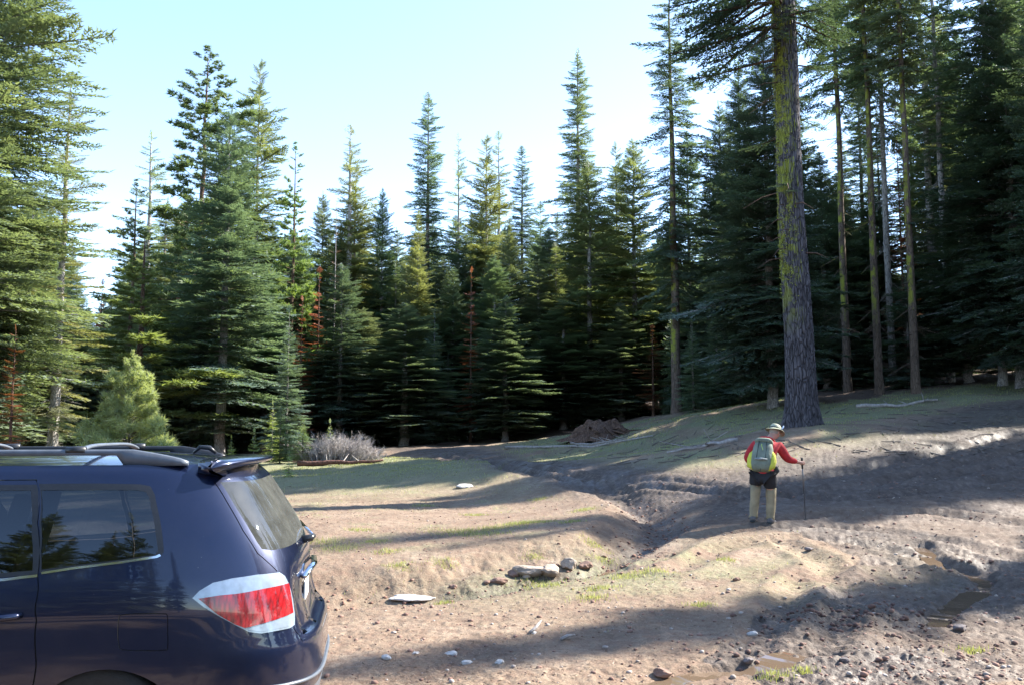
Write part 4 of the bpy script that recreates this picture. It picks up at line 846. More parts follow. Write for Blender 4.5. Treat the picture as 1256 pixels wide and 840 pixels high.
    for nm in ('rear_door', 'front_door'):
        ds = patch([nm], 'door', M_P, root)
        for i, d in enumerate(ds):
            def sub(keys, n2, mat, off):
                r = patch(keys, n2, mat, d, off, both=False)
                if r and i: 
                    me = r[0].data; me2 = me.copy(); co = np.zeros(len(me.vertices)*3, np.float32); me.vertices.foreach_get('co', co); co = co.reshape(-1, 3)*[1, -1, 1]; me2.vertices.foreach_set('co', co.ravel().astype(np.float32)); me2.flip_normals(); me2.normals_split_custom_set([(0, 0, 0)]*len(me2.loops)); me2.update(); r[0].data = me2
            sub([nm+'_frame'], 'window_frame', M_BLK, .001); sub([nm+'_glass'], 'window_glass', M_GL, -.002)
            if nm == 'rear_door': sub(['door_strip'], 'chrome_strip', M_CH, .005)
            sg = 1 if i == 0 else -1; ah = az(8, 756) if nm == 'rear_door' else (am+.14, az(8, 756)[1])
            ah = (ah[0]+.02, ah[1]); p0 = S(ah[0], ah[1]); hp = [[p0[0]-.085, p0[1]+.004, p0[2]+.006], [p0[0]-.07, p0[1]+.032, p0[2]+.006], [p0[0], p0[1]+.040, p0[2]], [p0[0]+.07, p0[1]+.032, p0[2]-.002], [p0[0]+.085, p0[1]+.004, p0[2]-.002]]
            V, F = tube(np.array(hp)*[1, sg, 1], [.016, .017, .017, .017, .015], 10); part('door_handle', V, F, M_P, d, True)
    patch(['quarter_frame'], 'quarter_window_frame', M_BLK, root, .001); patch(['quarter_glass'], 'quarter_window', M_GL, root, -.002); patch(['quarter_strip'], 'chrome_strip', M_CH, root, .005)
    ws = patch(['wind_screen'], 'windscreen', M_GL, root, 0, one=True)[0]; import bmesh; bm = bmesh.new(); bm.from_mesh(ws.data); bmesh.ops.remove_doubles(bm, verts=bm.verts, dist=.002); bm.to_mesh(ws.data); bm.free()
    patch(['rear_glass'], 'rear_window', M_RG, root, .0, one=True); patch(['fuel_door'], 'fuel_door', M_P, root, -.001, both=False)
    lamps = patch(['lamp_rim'], 'tail_lamp', M_CLR, root, .007)
    for L_, sg in zip(lamps, (1, -1)):
        for key, n2, mat, off in (('lamp_clear', 'clear_lens', M_CLR, .008), ('lamp_red', 'red_lens', M_RED, .011)):
            r = patch([key], n2, mat, L_, off, both=(sg < 0))
            if sg < 0: bpy.data.objects.remove(r[0])
    # roof: from the top ring inward
    ar = np.r_[np.linspace(0, A1, 50), np.linspace(A1, A2, 20)[1:], np.linspace(A2, A3, 24)[1:]]; ring = S(ar, np.full(len(ar), 1.67)); rows = []
    for k in np.linspace(0, 1, 14):
        s_ = ring[:, 0]; mid = np.clip(s_, 1.25, 1.95); q = ring.copy(); q[:, 0] = s_*(1-k)+mid*k; q[:, 1] = ring[:, 1]*(1-k); q[:, 2] = 1.67+.062*(1-(1-k)**2.2)-.02*((q[:, 0]-1.4)/1.2)**2*k; rows.append(q)
    V, F = loft(rows); n = len(V); V2_ = V*[1, -1, 1]; part('roof', np.r_[V, V2_], [f[::-1] for f in F]+[[i+n for i in f] for f in F], M_P, root, True)
    # spoiler over the rear glass
    rows = []
    for w_ in np.r_[-1.015, np.linspace(-.96, .96, 25), 1.015]:
        te = .315+.19*abs(w_)**2.6; le = .66-.02*w_*w_; y = w_*.705*(1-.0*abs(w_)); zc = 1.694-.024*w_**4; th = .045+.02*w_**4
        sec = [(le, zc+.004), (le-.1, zc+.012), (te+.12, zc+.012), (te+.03, zc+.008), (te, zc-.004), (te+.015, zc-.022), (te+.09, zc-th), (le-.15, zc-th-.012), (le, zc-.05)]
        sec = np.array(sec); sec = sec.mean(0)+(sec-sec.mean(0))*(1 if abs(w_) < .97 else .25); rows.append([[a, y, b_] for a, b_ in sec])
    V, F = loft(rows, True, True, True); part('spoiler', V, F, M_P, root, True)
    # roof rails, cross bars, aerial
    for sg in (1, -1):
        xs = np.linspace(.70, 3.2, 60); rows = []
        for x in xs:
            e0 = np.clip((x-.70)/.30, 0, 1); e1 = np.clip((3.2-x)/.3, 0, 1); top = 1.690+.066*min(e0**.75, e1**.75); post = (x < 1.06) or x > 2.86
            bot = 1.665 if post else top-.034; bot = bot if post else max(bot, 1.70); wd = .021; y = sg*.655
            rows.append([[x, y-wd, bot], [x, y-wd*.8, top-.006], [x, y-wd*.3, top], [x, y+wd*.3, top], [x, y+wd*.8, top-.006], [x, y+wd, bot]])
        V, F = loft(rows, True, True, True); part('roof_rail', V, F, M_GREY if sg > 0 else M_BLK, root, True)
    for xb in (1.30, 2.12):
        ys = np.linspace(-.655, .655, 25); P = np.stack([xb+0*ys, ys, 1.735+.040*(1-(ys/.655)**4)], 1); V, F = tube(P, .019, 10, True, .6); part('cross_bar', V, F, M_GREY, root, True)
        for yy in (-.655, .655):
            V, F = tube([[xb-.05, yy, 1.75], [xb+.05, yy, 1.75]], .024, 8); part('bar_clamp', V, F, M_BLK, root, True)
    V, F = tube([[.66, .0, 1.72], [.70, 0, 1.752], [.76, 0, 1.757], [.80, 0, 1.72]], [.01, .016, .014, .008], 8); part('aerial', V, F, M_BLK, root, True)
    # wiper, badge, plate
    p = S(.0, 1.165)[0]*0+S(np.array([.0]), np.array([1.16]))[0]
    V, F = tube([[p[0]+.02, 0, 1.165], [p[0]-.05, -.01, 1.175], [p[0]-.065, -.03, 1.19]], [.028, .022, .016], 10); wp = part('wiper', V, F, M_BLK, root, True)
    V, F = tube([[p[0]-.055, -.03, 1.19], [p[0]+.06, -.50, 1.235]], [.012, .008], 6); part('wiper_arm', V, F, M_CH, wp, True)
    p = S(np.array([.02]), np.array([.86]))[0]
    V = np.array([[p[0]-.012+dx, y, z] for dx in (0, .008) for y, z in ((-.155, .79), (.155, .79), (.155, .925), (-.155, .925))]); part('number_plate', V, [[0, 1, 2, 3], [7, 6, 5, 4], [0, 4, 5, 1], [1, 5, 6, 2], [2, 6, 7, 3], [3, 7, 4, 0]], simple('plate_white', (.8, .8, .78), .4), root)
    # garnish over the plate
    V, F = tube([[p[0]-.022, -.42, 1.0], [p[0]-.055, 0, 1.015], [p[0]-.022, .42, 1.0]], .022, 8, True, .7); part('tailgate_trim', V, F, M_CH, root, True)
    # bumper crease moulding
    ab = np.linspace(0, 1.35, 40); P = S(ab, np.full(40, .455)+.06*(ab/1.35)**2)+Nrm(ab+1e-4, np.full(40, .455))*.004; P = np.r_[(P*[1, -1, 1])[::-1], P[1:]]; V, F = tube(P, .011, 6, True); part('bumper_moulding', V, F, M_GREY, root, True)
    # floor pan, wheel wells, wheels
    V = [[.3, -.8, .14], [4.5, -.8, .14], [4.5, .8, .14], [.3, .8, .14], [.3, -.8, .2], [4.5, -.8, .2], [4.5, .8, .2], [.3, .8, .2]]; part('floor_pan', V, [[3, 2, 1, 0], [4, 5, 6, 7], [0, 1, 5, 4], [1, 2, 6, 5], [2, 3, 7, 6], [3, 0, 4, 7]], M_BLK, root)
    for sx in (1.07, 3.86):
        for sg in (1, -1):
            th = np.linspace(-.6, math.pi+.6, 24); rows = [[[sx-.43*math.cos(t_), sg*y, .28+.43*math.sin(t_)] for t_ in th] for y in (.60, .925)]; rows.append([[sx, sg*.60, .28]]*24) if False else None
            V, F = loft(rows); part('wheel_well', V, F, M_BLK, root, True)
            pr = [(.36, .70), (.365, .74), (.365, .88), (.35, .905), (.30, .915), (.245, .905)]; rows = []
            for r, y in pr: rows.append([[sx+r*math.cos(a), sg*y, .28+r*math.sin(a)] for a in np.linspace(0, 2*np.pi, 32, endpoint=False)])
            V, F = loft(rows, True, True); wh = part('tyre', V, F, M_RUB, root, True)
            mb = MB(); rows = [[[sx+r*math.cos(a), sg*y, .28+r*math.sin(a)] for a in np.linspace(0, 2*np.pi, 32, endpoint=False)] for r, y in ((.248, .905), (.235, .89), (.225, .82), (.05, .84), (.045, .895))]; V, F = loft(rows, True, False, True); mb.add(V, F)
            for k in range(5):
                a = k*1.2566+.3; V, F = tube([[sx+.04*math.cos(a), sg*.885, .28+.04*math.sin(a)], [sx+.235*math.cos(a), sg*.892, .28+.235*math.sin(a)]], [.035, .028], 6, True, .5); mb.add(V, F)
            mb.obj('rim', M_RIM, wh, True)
    # seats
    for sx, n_ in ((2.05, 3), (2.95, 2)):
        for yy in ([-.5, 0, .5] if n_ == 3 else [-.4, .4]):
            mb = MB(); V, F = tube([[sx+.25, yy, .62], [sx+.0, yy, .66], [sx-.10, yy, 1.0], [sx-.20, yy, 1.27]], [.2, .22, .2, .15], 10, True, .45); mb.add(V, F); V, F = tube([[sx-.22, yy, 1.30], [sx-.26, yy, 1.46]], [.11, .10], 10, True, .5); mb.add(V, F); mb.obj('car_seat', M_INT, root, True)
    V = [[1.0, -.8, .2], [3.6, -.8, .2], [3.6, .8, .2], [1.0, .8, .2], [1.1, -.8, .95], [3.6, -.8, .95], [3.6, .8, .95], [1.1, .8, .95]]
    part('cabin_lining', V, [[0, 4, 5, 1], [3, 2, 6, 7], [0, 3, 7, 4], [1, 5, 6, 2]], M_INT, root)
    # the empty is turned by pi + A; flip y so that +w faces the camera
    return root
# ------------------------------------------------------------------ the hiker
def skin(name, joints, bones, mat, parent=None, sub=2, root=0, **k):
    """one continuous surface grown over a stick skeleton (joint -> (pos, rx, ry))"""
    me = bpy.data.meshes.new(name); me.from_pydata([j[0] for j in joints], bones, []); o = bpy.data.objects.new(name, me); link(o)
    sk = o.modifiers.new('skin', 'SKIN'); sk.use_smooth_shade = True; sk.branch_smoothing = .3
    for i, j in enumerate(joints):
        v = me.skin_vertices[0].data[i]; v.radius = (j[1], j[2] if len(j) > 2 else j[1]); v.use_root = i == root
    if sub: s = o.modifiers.new('sub', 'SUBSURF'); s.levels = sub; s.render_levels = sub
    dg = bpy.context.evaluated_depsgraph_get(); ev = o.evaluated_get(dg); m2 = bpy.data.meshes.new_from_object(ev); bpy.data.objects.remove(o)
    m2.name = name; m2.materials.clear(); m2.materials.append(mat); m2.polygons.foreach_set('use_smooth', np.ones(len(m2.polygons), bool))
    return mobj(name, m2, parent, **k)
def chain(items):
    J = []; B = []
    for i, it in enumerate(items):
        J.append(it)
        if i: B.append((i-1, i))
    return J, B
def ellip(c, r, n=16, m=10, half=0, wob=0, seed=0):
    V = []; F = []; rg = np.random.RandomState(seed)
    for i in range(m+1):
        ph = -math.pi/2*(1-half)+(math.pi/2+math.pi/2*(1-half))*i/m
        for j in range(n):
            a = 2*math.pi*j/n; q = 1+wob*rg.normal(); V.append([c[0]+r[0]*math.cos(ph)*math.cos(a)*q, c[1]+r[1]*math.cos(ph)*math.sin(a)*q, c[2]+r[2]*math.sin(ph)*q])
    for i in range(m):
        for j in range(n): k = (j+1) % n; F.append([i*n+j, i*n+k, (i+1)*n+k, (i+1)*n+j])
    F.append(list(range(n))[::-1]); F.append([m*n+j for j in range(n)])
    return V, F
def build_hiker():
    cloth = lambda nm, c, **k: simple(nm, c, .85, noise=.22, nscale=9, bump=.012, bscale=14, **k)
    M_SK = simple('skin', (.50, .27, .20), .5); M_RJ = cloth('red_jacket', (.42, .022, .03)); M_SH = cloth('black_shorts', (.014, .014, .018)); M_TR = cloth('khaki_gaiters', (.27, .22, .135))
    M_BT = simple('boot_leather', (.12, .11, .11), .7, noise=.4, nscale=20); M_HT = cloth('olive_hat', (.34, .36, .26)); M_PK = cloth('grey_pack', (.16, .19, .15)); M_YL = cloth('yellow_pack', (.50, .50, .06))
    M_DG = simple('dark_webbing', (.03, .035, .035), .8); M_PL = simple('pole_metal', (.20, .20, .21), .35, .8); M_HR = simple('grey_hair', (.30, .26, .22), .9); M_WH = cloth('pale_cloth', (.55, .62, .75))
    g = gp(930, 641); r = empty('person', (g[0], g[1], g[2]-.02), -.30, label='hiker seen from behind in a red jacket and sun hat, leaning on a trekking pole', cat='person')
    HM = Matrix.Translation((g[0]+.04, g[1], g[2]-.02))@Matrix.Rotation(.06, 4, 'Y')@Matrix.Rotation(-.42, 4, 'Z')@Matrix.Rotation(-.11, 4, 'X')@Matrix.Scale(.97, 4); r.matrix_world = HM
    # local: +y away from the camera (facing), +x the hiker's right-hand side in the picture
    # body: one surface, feet to head, arms and fingers
    J = []; B = []
    def j(p, a, b=None, par=None):
        J.append((p, a, b or a)); 
        if par is not None: B.append((par, len(J)-1))
        return len(J)-1
    pel = j((0, 0, .86), .135, .115); sp1 = j((.0, .03, .98), .13, .10, pel); sp2 = j((.01, .08, 1.12), .145, .11, sp1); ch = j((.02, .14, 1.23), .10, .09, sp2); nk0 = j((.035, .19, 1.35), .07, .07, ch)
    nk = j((.05, .24, 1.42), .056, .056, nk0); hd0 = j((.085, .325, 1.44), .072, .078, nk); hd1 = j((.10, .355, 1.50), .078, .09, hd0); hd2 = j((.105, .36, 1.56), .05, .06, hd1)
    for sx, knee, ank, toe in ((-1, (-.115, .05, .47), (-.125, .02, .10), (-.14, .17, .045)), (1, (.125, .10, .48), (.135, .09, .10), (.175, .24, .045))):
        h = j((sx*.095, .0, .80), .105, .105, pel); k_ = j((sx*.115, .03, .66), .088, .088, h); k = j(knee, .062, .065, k_); c = j(tuple(np.array(knee)*.7+np.array(ank)*.3), .06, .06, k); a = j(ank, .042, .045, c); j(toe, .04, .035, a)
    def arm(sx, sh, el, wr, palm, fd, cur, th):
        s = j(sh, .036, .036, ch); m = j(tuple((np.array(sh)+el)/2), .056, .056, s); e = j(el, .046, .046, m); w_ = j(wr, .029, .033, e); p = j(palm, .032, .022, w_)
        fd = np.array(fd, float); cur = np.array(cur, float); ac = np.cross(fd, cur); ac /= np.linalg.norm(ac)
        for q, ln in zip((-1.5, -.5, .5, 1.5), (.026, .030, .028, .021)):
            b0 = np.array(palm)+fd*.035+ac*q*.016; f1 = j(tuple(b0), .0095, .0095, p); f2 = j(tuple(b0+fd*ln), .0088, .0088, f1); j(tuple(b0+fd*ln+cur*ln), .008, .008, f2)
        t1 = np.array(palm)-ac*.03+cur*.015; a_ = j(tuple(t1), .0115, .0115, p); j(tuple(t1+cur*.03+fd*.018), .010, .010, a_)
    hand_r = (.545, .42, 1.055)
    arm(1, (.20, .19, 1.30), np.array((.33, .26, 1.08)), (.49, .385, 1.055), hand_r, (.8, .6, 0), (-.55, .75, -.1), 1)
    hand_l = (-.235, .36, .96)
    arm(-1, (-.165, .17, 1.29), np.array((-.29, .14, 1.04)), (-.25, .31, .97), hand_l, (.1, .98, 0), (.98, -.1, -.1), 1)
    skin('body', J, B, M_SK, r, 2, 0)
    # jacket
    J.clear(); B.clear()
    a00 = j((0, -.01, .72), .19, .165); a0 = j((0, .0, .80), .19, .16, a00); a1 = j((0, .02, .92), .18, .15, a0); a2 = j((.01, .08, 1.10), .185, .15, a1); a3 = j((.02, .15, 1.26), .20, .155, a2); a4 = j((.035, .19, 1.35), .13, .12, a3); j((.048, .225, 1.40), .08, .08, a4)
    for sh, el, wr in (((.205, .19, 1.29), (.335, .26, 1.08), (.485, .38, 1.057)), ((-.17, .17, 1.285), (-.295, .14, 1.04), (-.25, .30, .972))):
        s = j(sh, .095, .095, a3); m = j(tuple((np.array(sh)+np.array(el))/2), .086, .086, s); e = j(el, .074, .074, m); q = j(tuple((np.array(el)+np.array(wr))/2), .056, .056, e); j(wr, .044, .046, q)
    skin('jacket', J, B, M_RJ, r, 2, 3)
    J.clear(); B.clear()
    p = j((0, .0, .82), .165, .145); 
    for sx, kn in ((-1, (-.118, .045, .585)), (1, (.122, .075, .555))):
        h = j((sx*.10, .0, .745), .118, .125, p); m = j((sx*.112, .03, .66), .112, .118, h); j(kn, .108, .115, m)
    skin('shorts', J, B, M_SH, r, 2, 0)
    for kn, mid, ank in (((-.118, .05, .60), (-.122, .035, .34), (-.125, .02, .075)), ((.124, .085, .58), (.130, .095, .34), (.135, .085, .075))):
        P = [np.array(kn)*(1-t)+np.array(ank)*t for t in (0, .25, .42, .6, .8, .92, 1)]; V, F = tube(P, [.086, .080, .074, .076, .068, .062, .074], 16); V = V+.006*np.sin(V[:, [2, 0, 1]]*55)+.004*np.sin(V[:, [1, 2, 0]]*90); part('gaiter', V, F, M_TR, r, True)
    for ank, toe in (((-.125, .0, .06), (-.14, .20, .035)), ((.135, .07, .06), (.175, .27, .035))):
        a = np.array(ank); t = np.array(toe); V, F = tube([a+[0, -.055, -.01], a+[0, -.02, .0], a*.5+t*.5, t, t+(t-a)*.18], [.045, .058, .052, .045, .022], 12, True, .9); bt = part('boot', V, F, M_BT, r, True)
        V, F = tube([a+[0, -.06, -.045], a*.5+t*.5+[0, 0, -.028], t+(t-a)*.2+[0, 0, -.02]], [.045, .05, .035], 10, True, .35); part('boot_sole', V, F, M_DG, bt, True)
    # face: nose, ear, eyes, mouth; hair; hat
    hc = np.array([.105, .362, 1.525]); fdir = np.array([.45, .80, -.38]); fdir /= np.linalg.norm(fdir); rt = np.cross(fdir, [0, 0, 1]); rt /= np.linalg.norm(rt); upv = np.cross(rt, fdir)
    hd = MB(); V, F = ellip((0, 0, 0), (.076, .093, .112), 20, 14); V = np.array(V); V = hc+V[:, :1]*rt+V[:, 1:2]*fdir+V[:, 2:]*upv; hd.add(V, F)
    V, F = tube([hc+fdir*.085+upv*.02, hc+fdir*.115-upv*.018, hc+fdir*.095-upv*.028], [.008, .014, .008], 8); hd.add(V, F)
    for sx in (-1, 1):
        V, F = ellip((0, 0, 0), (.010, .018, .030), 10, 6); V = np.array(V); hd.add(hc+rt*sx*.077+V[:, :1]*rt+V[:, 1:2]*fdir+V[:, 2:]*upv-upv*.01, F)
    f_ = hd.obj('head', M_SK, r, True)
    for sx in (-1, 1):
        V, F = ellip((0, 0, 0), (.011, .008, .008), 8, 6); part('eye', hc+rt*sx*.032+fdir*.086+upv*.012+np.array(V), F, M_WH, f_, True)
    V, F = tube([hc+fdir*.088-upv*.055-rt*.022, hc+fdir*.092-upv*.057, hc+fdir*.088-upv*.055+rt*.022], .006, 6); part('mouth', V, F, simple('lip', (.4, .13, .12), .5), f_, True)
    V, F = ellip((0, 0, 0), (.081, .090, .10), 18, 10); V = np.array(V); part('hair', hc-fdir*.012+upv*.008+V[:, :1]*rt+V[:, 1:2]*fdir+V[:, 2:]*upv, F, M_HR, f_, True)
    hu = upv*.93+np.array([-.2, -.2, .3])*.3; hu /= np.linalg.norm(hu); hr = np.cross(fdir, hu); hr /= np.linalg.norm(hr); hf = np.cross(hu, hr); rows = []
    for rr, zz in [(.168, -.038), (.160, -.030), (.125, -.012), (.098, .004), (.094, .03), (.088, .062), (.070, .085), (.035, .096), (.004, .098)]:
        rows.append([hc+hu*(.045+zz+(.014*math.cos(2*a) if rr > .11 else 0))+rr*(hr*math.cos(a)*.93+hf*math.sin(a)*1.08) for a in np.linspace(0, 2*np.pi, 28, endpoint=False)])
    V, F = loft(rows, True, False, True); ht = part('sun_hat', V, F, M_HT, r, True)
    rows = [[hc+hu*(.045+z)+q*(hr*math.cos(a)*.93+hf*math.sin(a)*1.08) for a in np.linspace(0, 2*np.pi, 28, endpoint=False)] for q, z in ((.100, .004), (.098, .022))]; V, F = loft(rows, True); part('hat_band', V, F, M_DG, ht, True)
    V, F = tube([hc+hr*.13+hu*.03-hf*.02, hc+hr*.145+hu*.08, hc+hr*.15+hu*.115], [.02, .026, .012], 8, True, .3); part('hat_flap', V, F, M_WH, ht, True)
    # backpack: a thing of its own, on the back
    pk = empty('backpack', (g[0], g[1], g[2]-.02), -.30, label='grey hiking backpack with yellow side panels on the hiker\'s back', cat='backpack')
    pk.matrix_world = HM
    c = np.array([-.01, -.10, 1.06]); ax = np.array([.02, .33, .94]); ax /= np.linalg.norm(ax); X = np.array([1, 0, 0.]); Yb = np.cross(ax, X); Yb /= np.linalg.norm(Yb)
    if Yb[1] < 0: Yb = -Yb
    def sec(t, wd, dp, off=0):
        wd *= 1.12; dp *= 1.15; t *= 1.1
        o_ = []
        for a in np.linspace(0, 2*np.pi, 24, endpoint=False):
            ca, sa = math.cos(a), math.sin(a); o_.append(c+ax*t+X*wd*np.sign(ca)*abs(ca)**.6+Yb*(off+dp*np.sign(sa)*abs(sa)**.65))
        return o_
    V, F = loft([sec(-.235, .06, .04), sec(-.225, .125, .075), (sec(-.15, .15, .10)), sec(0, .150, .108), sec(.13, .140, .10), sec(.20, .120, .085), sec(.235, .07, .05)], True, True, True); bag = part('pack_body', V, F, M_PK, pk, True)
    V, F = loft([sec(.19, .05, .03, -.01), sec(.20, .125, .085, -.02), sec(.235, .13, .095, -.02), sec(.265, .105, .075, -.015), sec(.275, .05, .03, -.01)], True, True, True); part('pack_lid', V, F, M_PK, pk, True)
    for sx in (-1, 1):
        P = [c+ax*t+X*sx*w_*1.1-Yb*.02 for t, w_ in ((-.235, .10), (-.18, .15), (-.08, .158), (.02, .148), (.08, .13))]; V, F = tube(P, [.03, .058, .060, .048, .022], 14, True, 1.0); part('side_panel', V, F, M_YL, pk, True)
        P = [c+ax*t+X*sx*w_-Yb*d for t, w_, d in ((-.2, .085, .09), (-.05, .07, .118), (.1, .065, .112), (.22, .06, .12))]; V, F = tube(P, .010, 6, True, .5); part('strap', V, F, M_DG, pk, True)
        P = [c+ax*t+X*sx*w_+Yb*d for t, w_, d in ((.19, .07, .09), (.26, .11, .17), (.20, .13, .30), (.03, .14, .34), (-.12, .14, .20))]; V, F = tube(P, .02, 8, True, .4); part('shoulder_strap', V, F, M_DG, pk, True)
    P = [c+ax*-.10+Yb*-.118+X*q for q in (-.1, 0, .1)]; V, F = tube(P, [.03, .055, .03], 12, True, .45); part('front_pocket', V, F, simple('grey_mesh', (.20, .23, .24), .8, noise=.3, nscale=60), pk, True)
    P = [c+ax*t-Yb*.115+X*.015*math.sin(t*30) for t in np.linspace(-.05, .17, 10)]; V, F = tube(P, .006, 5); part('bungee_cord', V, F, simple('lime_cord', (.45, .6, .12), .7), pk, True)
    P = [c+ax*t-Yb*.08+X*.01 for t in (-.22, -.30, -.36)]; V, F = tube(P, .008, 5, True, .4); part('hanging_strap', V, F, M_DG, pk, True)
    # hip pouch at the right side
    V, F = tube([[.175, .06, .80], [.20, .07, .86], [.19, .07, .93]], [.03, .048, .03], 12); part('hip_pouch', V, F, M_DG, pk, True)
    # trekking poles
    cA, sA = math.cos(-.30), math.sin(-.30)
    def wpt(q):
        return np.array(HM@Vector(q))
    for hnd, tip_px, lb in ((hand_r, (987, 598), 'trekking pole planted ahead in the hiker\'s right hand'), (hand_l, None, 'trekking pole held at the hiker\'s left, mostly behind the leg')):
        top = wpt(np.array(hnd)+[.0, .03, .06]); 
        if tip_px: tq = unproj(*tip_px, top[1]+.25); tip = np.array([tq[0], top[1]+.25, gz(tq[0], top[1]+.25)])
        else: tq = wpt((-.20, .18, 0)); tip = np.array([tq[0], tq[1], gz(tq[0], tq[1])])
        e = empty('trekking_pole', tuple(tip), label=lb, cat='trekking pole', group='the hiker\'s trekking poles'); d = top-tip; L = np.linalg.norm(d); d /= L
        V, F = tube([d*.0, d*.05, d*(L*.5), d*(L*.5)+d*.002, d*(L-.12)], [.003, .007, .007, .0095, .0095], 8); part('shaft', V, F, M_PL, e, True)
        V, F = tube([d*(L-.16), d*(L-.1), d*(L-.02), d*(L+.02)], [.014, .017, .016, .020], 10); part('grip', V, F, M_DG, e, True)
        V, F = tube([d*.055, d*.062], [.03, .028], 12); part('basket', V, F, M_DG, e)
# ------------------------------------------------------------------ rocks, stump, brush, grass, clods
def rock_mesh(seed, r, rough=.25, n=3, flat=.7, ang=.0):
    import bmesh
    rg = np.random.RandomState(seed); bm = bmesh.new(); bmesh.ops.create_icosphere(bm, subdivisions=n, radius=1); V = np.array([v.co[:] for v in bm.verts]); F = [[v.index for v in f.verts] for f in bm.faces]; bm.free()
    for i in range(7):   # planar cuts give broken faces
        d = rg.normal(0, 1, 3); d /= np.linalg.norm(d); k = rg.uniform(.55, .9); q = V@d; V = V-np.outer(np.maximum(q-k, 0)*.85, d)
    nz = fbm(V[:, 0]*2+seed, V[:, 1]*2+V[:, 2]*1.7, 4, seed % 50); V = V*(1+rough*nz[:, None]); return V*np.array(r)*[1, 1, flat], F
def rock(px, py, r, seed, mat, label, group=None, cat='rock', name='rock', flat=.7, rz=0, sink=.3):
    g = gp(px, py); r = tuple(q*.85 for q in r); V, F = rock_mesh(seed, r, flat=flat); me = nmesh(name, V, F, mat, False); o = mobj(name, me, None, (g[0], g[1], g[2]+r[2]*flat*(1-2*sink)*.9), label=label, cat=cat, group=group); o.rotation_euler = (0, 0, rz); return o
def details():
    GR = 'rocks in the ditch'
    rock(652, 705, (.30, .17, .15), 1, M_ROCK, 'largest tan rock of the cluster in the ditch', GR, rz=.2)
    rock(672, 703, (.22, .18, .15), 11, M_ROCK, 'tan rock resting against the right side of the largest one', GR, rz=.5)
    rock(698, 696, (.13, .12, .14), 2, M_ROCK, 'upright tan rock between the largest rock and the red-brown one', GR, sink=.2)
    rock(717, 697, (.14, .10, .10), 3, M_REDROCK, 'red-brown rock at the right end of the cluster', GR)
    rock(630, 707, (.10, .08, .10), 4, M_REDROCK, 'dark red rock left of the largest tan one', GR)
    rock(646, 709, (.07, .06, .06), 5, M_ROCK, 'small tan cobble in front of the largest rock', GR)
    rock(612, 714, (.14, .07, .08), 6, M_REDROCK, 'low red-brown rock at the left end of the cluster', GR, rz=.4)
    rock(597, 717, (.06, .05, .05), 7, M_REDROCK, 'small red stone beyond the left end of the cluster', GR)
    rock(556, 721, (.07, .05, .06), 8, M_REDROCK, 'lone small red stone between the cluster and the white slab', GR)
    rock(508, 733, (.36, .20, .05), 9, M_PALEROCK, 'flat sunlit white slab lying flush in the dirt', flat=.9, sink=.85)
    rock(570, 597, (.26, .2, .12), 10, M_PALEROCK, 'pale stone in the shaded grass of the terrace', flat=.7)
    for i, (px, py, s, lb) in enumerate([(474, 808, .055, 'leftmost pale pebble in the foreground shade'), (510, 803, .035, 'small pebble second from the left in the foreground shade'), (553, 804, .065, 'flat pebble between the two left ones and the bright one'),
                                     (573, 814, .055, 'bright white pebble in the foreground shade'), (613, 813, .05, 'grey pebble right of the bright white one'), (654, 777, .04, 'angular pebble near the broken stick')]):
        rock(px, py, (s, s*.7, s*.6), 20+i, M_PALEROCK, lb, 'pale pebbles in the foreground shade', cat='stone', name='stone', flat=.8)
    for i, (px, py, s, lb) in enumerate([(992, 676, .07, 'dark wedge shaped stone standing on the sunlit mound'), (903, 712, .06, 'brown stone lying on the sunlit mound'), (812, 833, .09, 'reddish stone at the bottom by the trickle of water'), (919, 820, .055, 'dark stone on the rim of the long puddle'),
                                     (922, 779, .06, 'pale stone left of the churned mud'), (1036, 812, .05, 'dark stone just below the churned mud'), (1178, 775, .08, 'dark stone in the shade below the bent puddle')]):
        rock(px, py, (s, s*.75, s*.8), 40+i, M_DARKROCK if 'dark' in lb else (M_PALEROCK if 'pale' in lb else M_REDROCK), lb, 'loose stones on the mound', cat='stone', name='stone', sink=.2)
    rock(338, 558, (.95, .8, 1.0), 60, M_DARKROCK, 'dark boulder between the car spoiler and the grey brush', flat=.8, cat='boulder', name='boulder', sink=.25)
    rock(362, 556, (.6, .5, .6), 61, M_DARKROCK, 'lower dark boulder half hidden by the grey brush', flat=.8, cat='boulder', name='boulder', sink=.25)
    # rotten stump / root wad on the bank
    g = gp(738, 536); rng = np.random.RandomState(3); e = empty('tree_stump', (g[0], g[1], g[2]-.05), label='dark rotten stump with torn roots on the bank under the white trunk', cat='stump'); n = 36; rows = []
    for z, r in ((-.2, 1.6), (.1, 1.3), (.35, 1.05), (.65, .85), (.95, .68), (1.15, .50)):
        a = np.arange(n)*2*np.pi/n; q = 1+.18*np.cos(a*4+z)+.10*rng.normal(0, 1, n)*.6; zz = z*.62+(.09*np.convolve(np.tile(rng.normal(0, 1, n), 3), [.3, .5, .3], 'same')[n:2*n] if z > .9 else .03*rng.normal(0, 1, n)); rows.append(np.stack([r*q*np.cos(a), r*q*np.sin(a)*.8, np.full(n, 0)+zz], 1))
    rows.append(np.stack([.25*np.cos(a), .25*np.sin(a), np.full(n, .7)], 1)); V, F = loft(rows, True, False, True); part('stump_wood', V, F, M_BARK_RED, e, False)
    for i in range(26):
        a = rng.uniform(0, 6.28); L = rng.uniform(.6, 1.5); P = [[.5*math.cos(a), .4*math.sin(a), .35], [(.5+L*.5)*math.cos(a), (.4+L*.5)*math.sin(a), .3+rng.uniform(-.1, .25)], [(.5+L)*math.cos(a+.2), (.4+L)*math.sin(a+.2), rng.uniform(-.1, .4)]]
        V, F = tube(P, [.07, .05, .012], 6); part('root', V, F, M_BARK_RED, e, True)
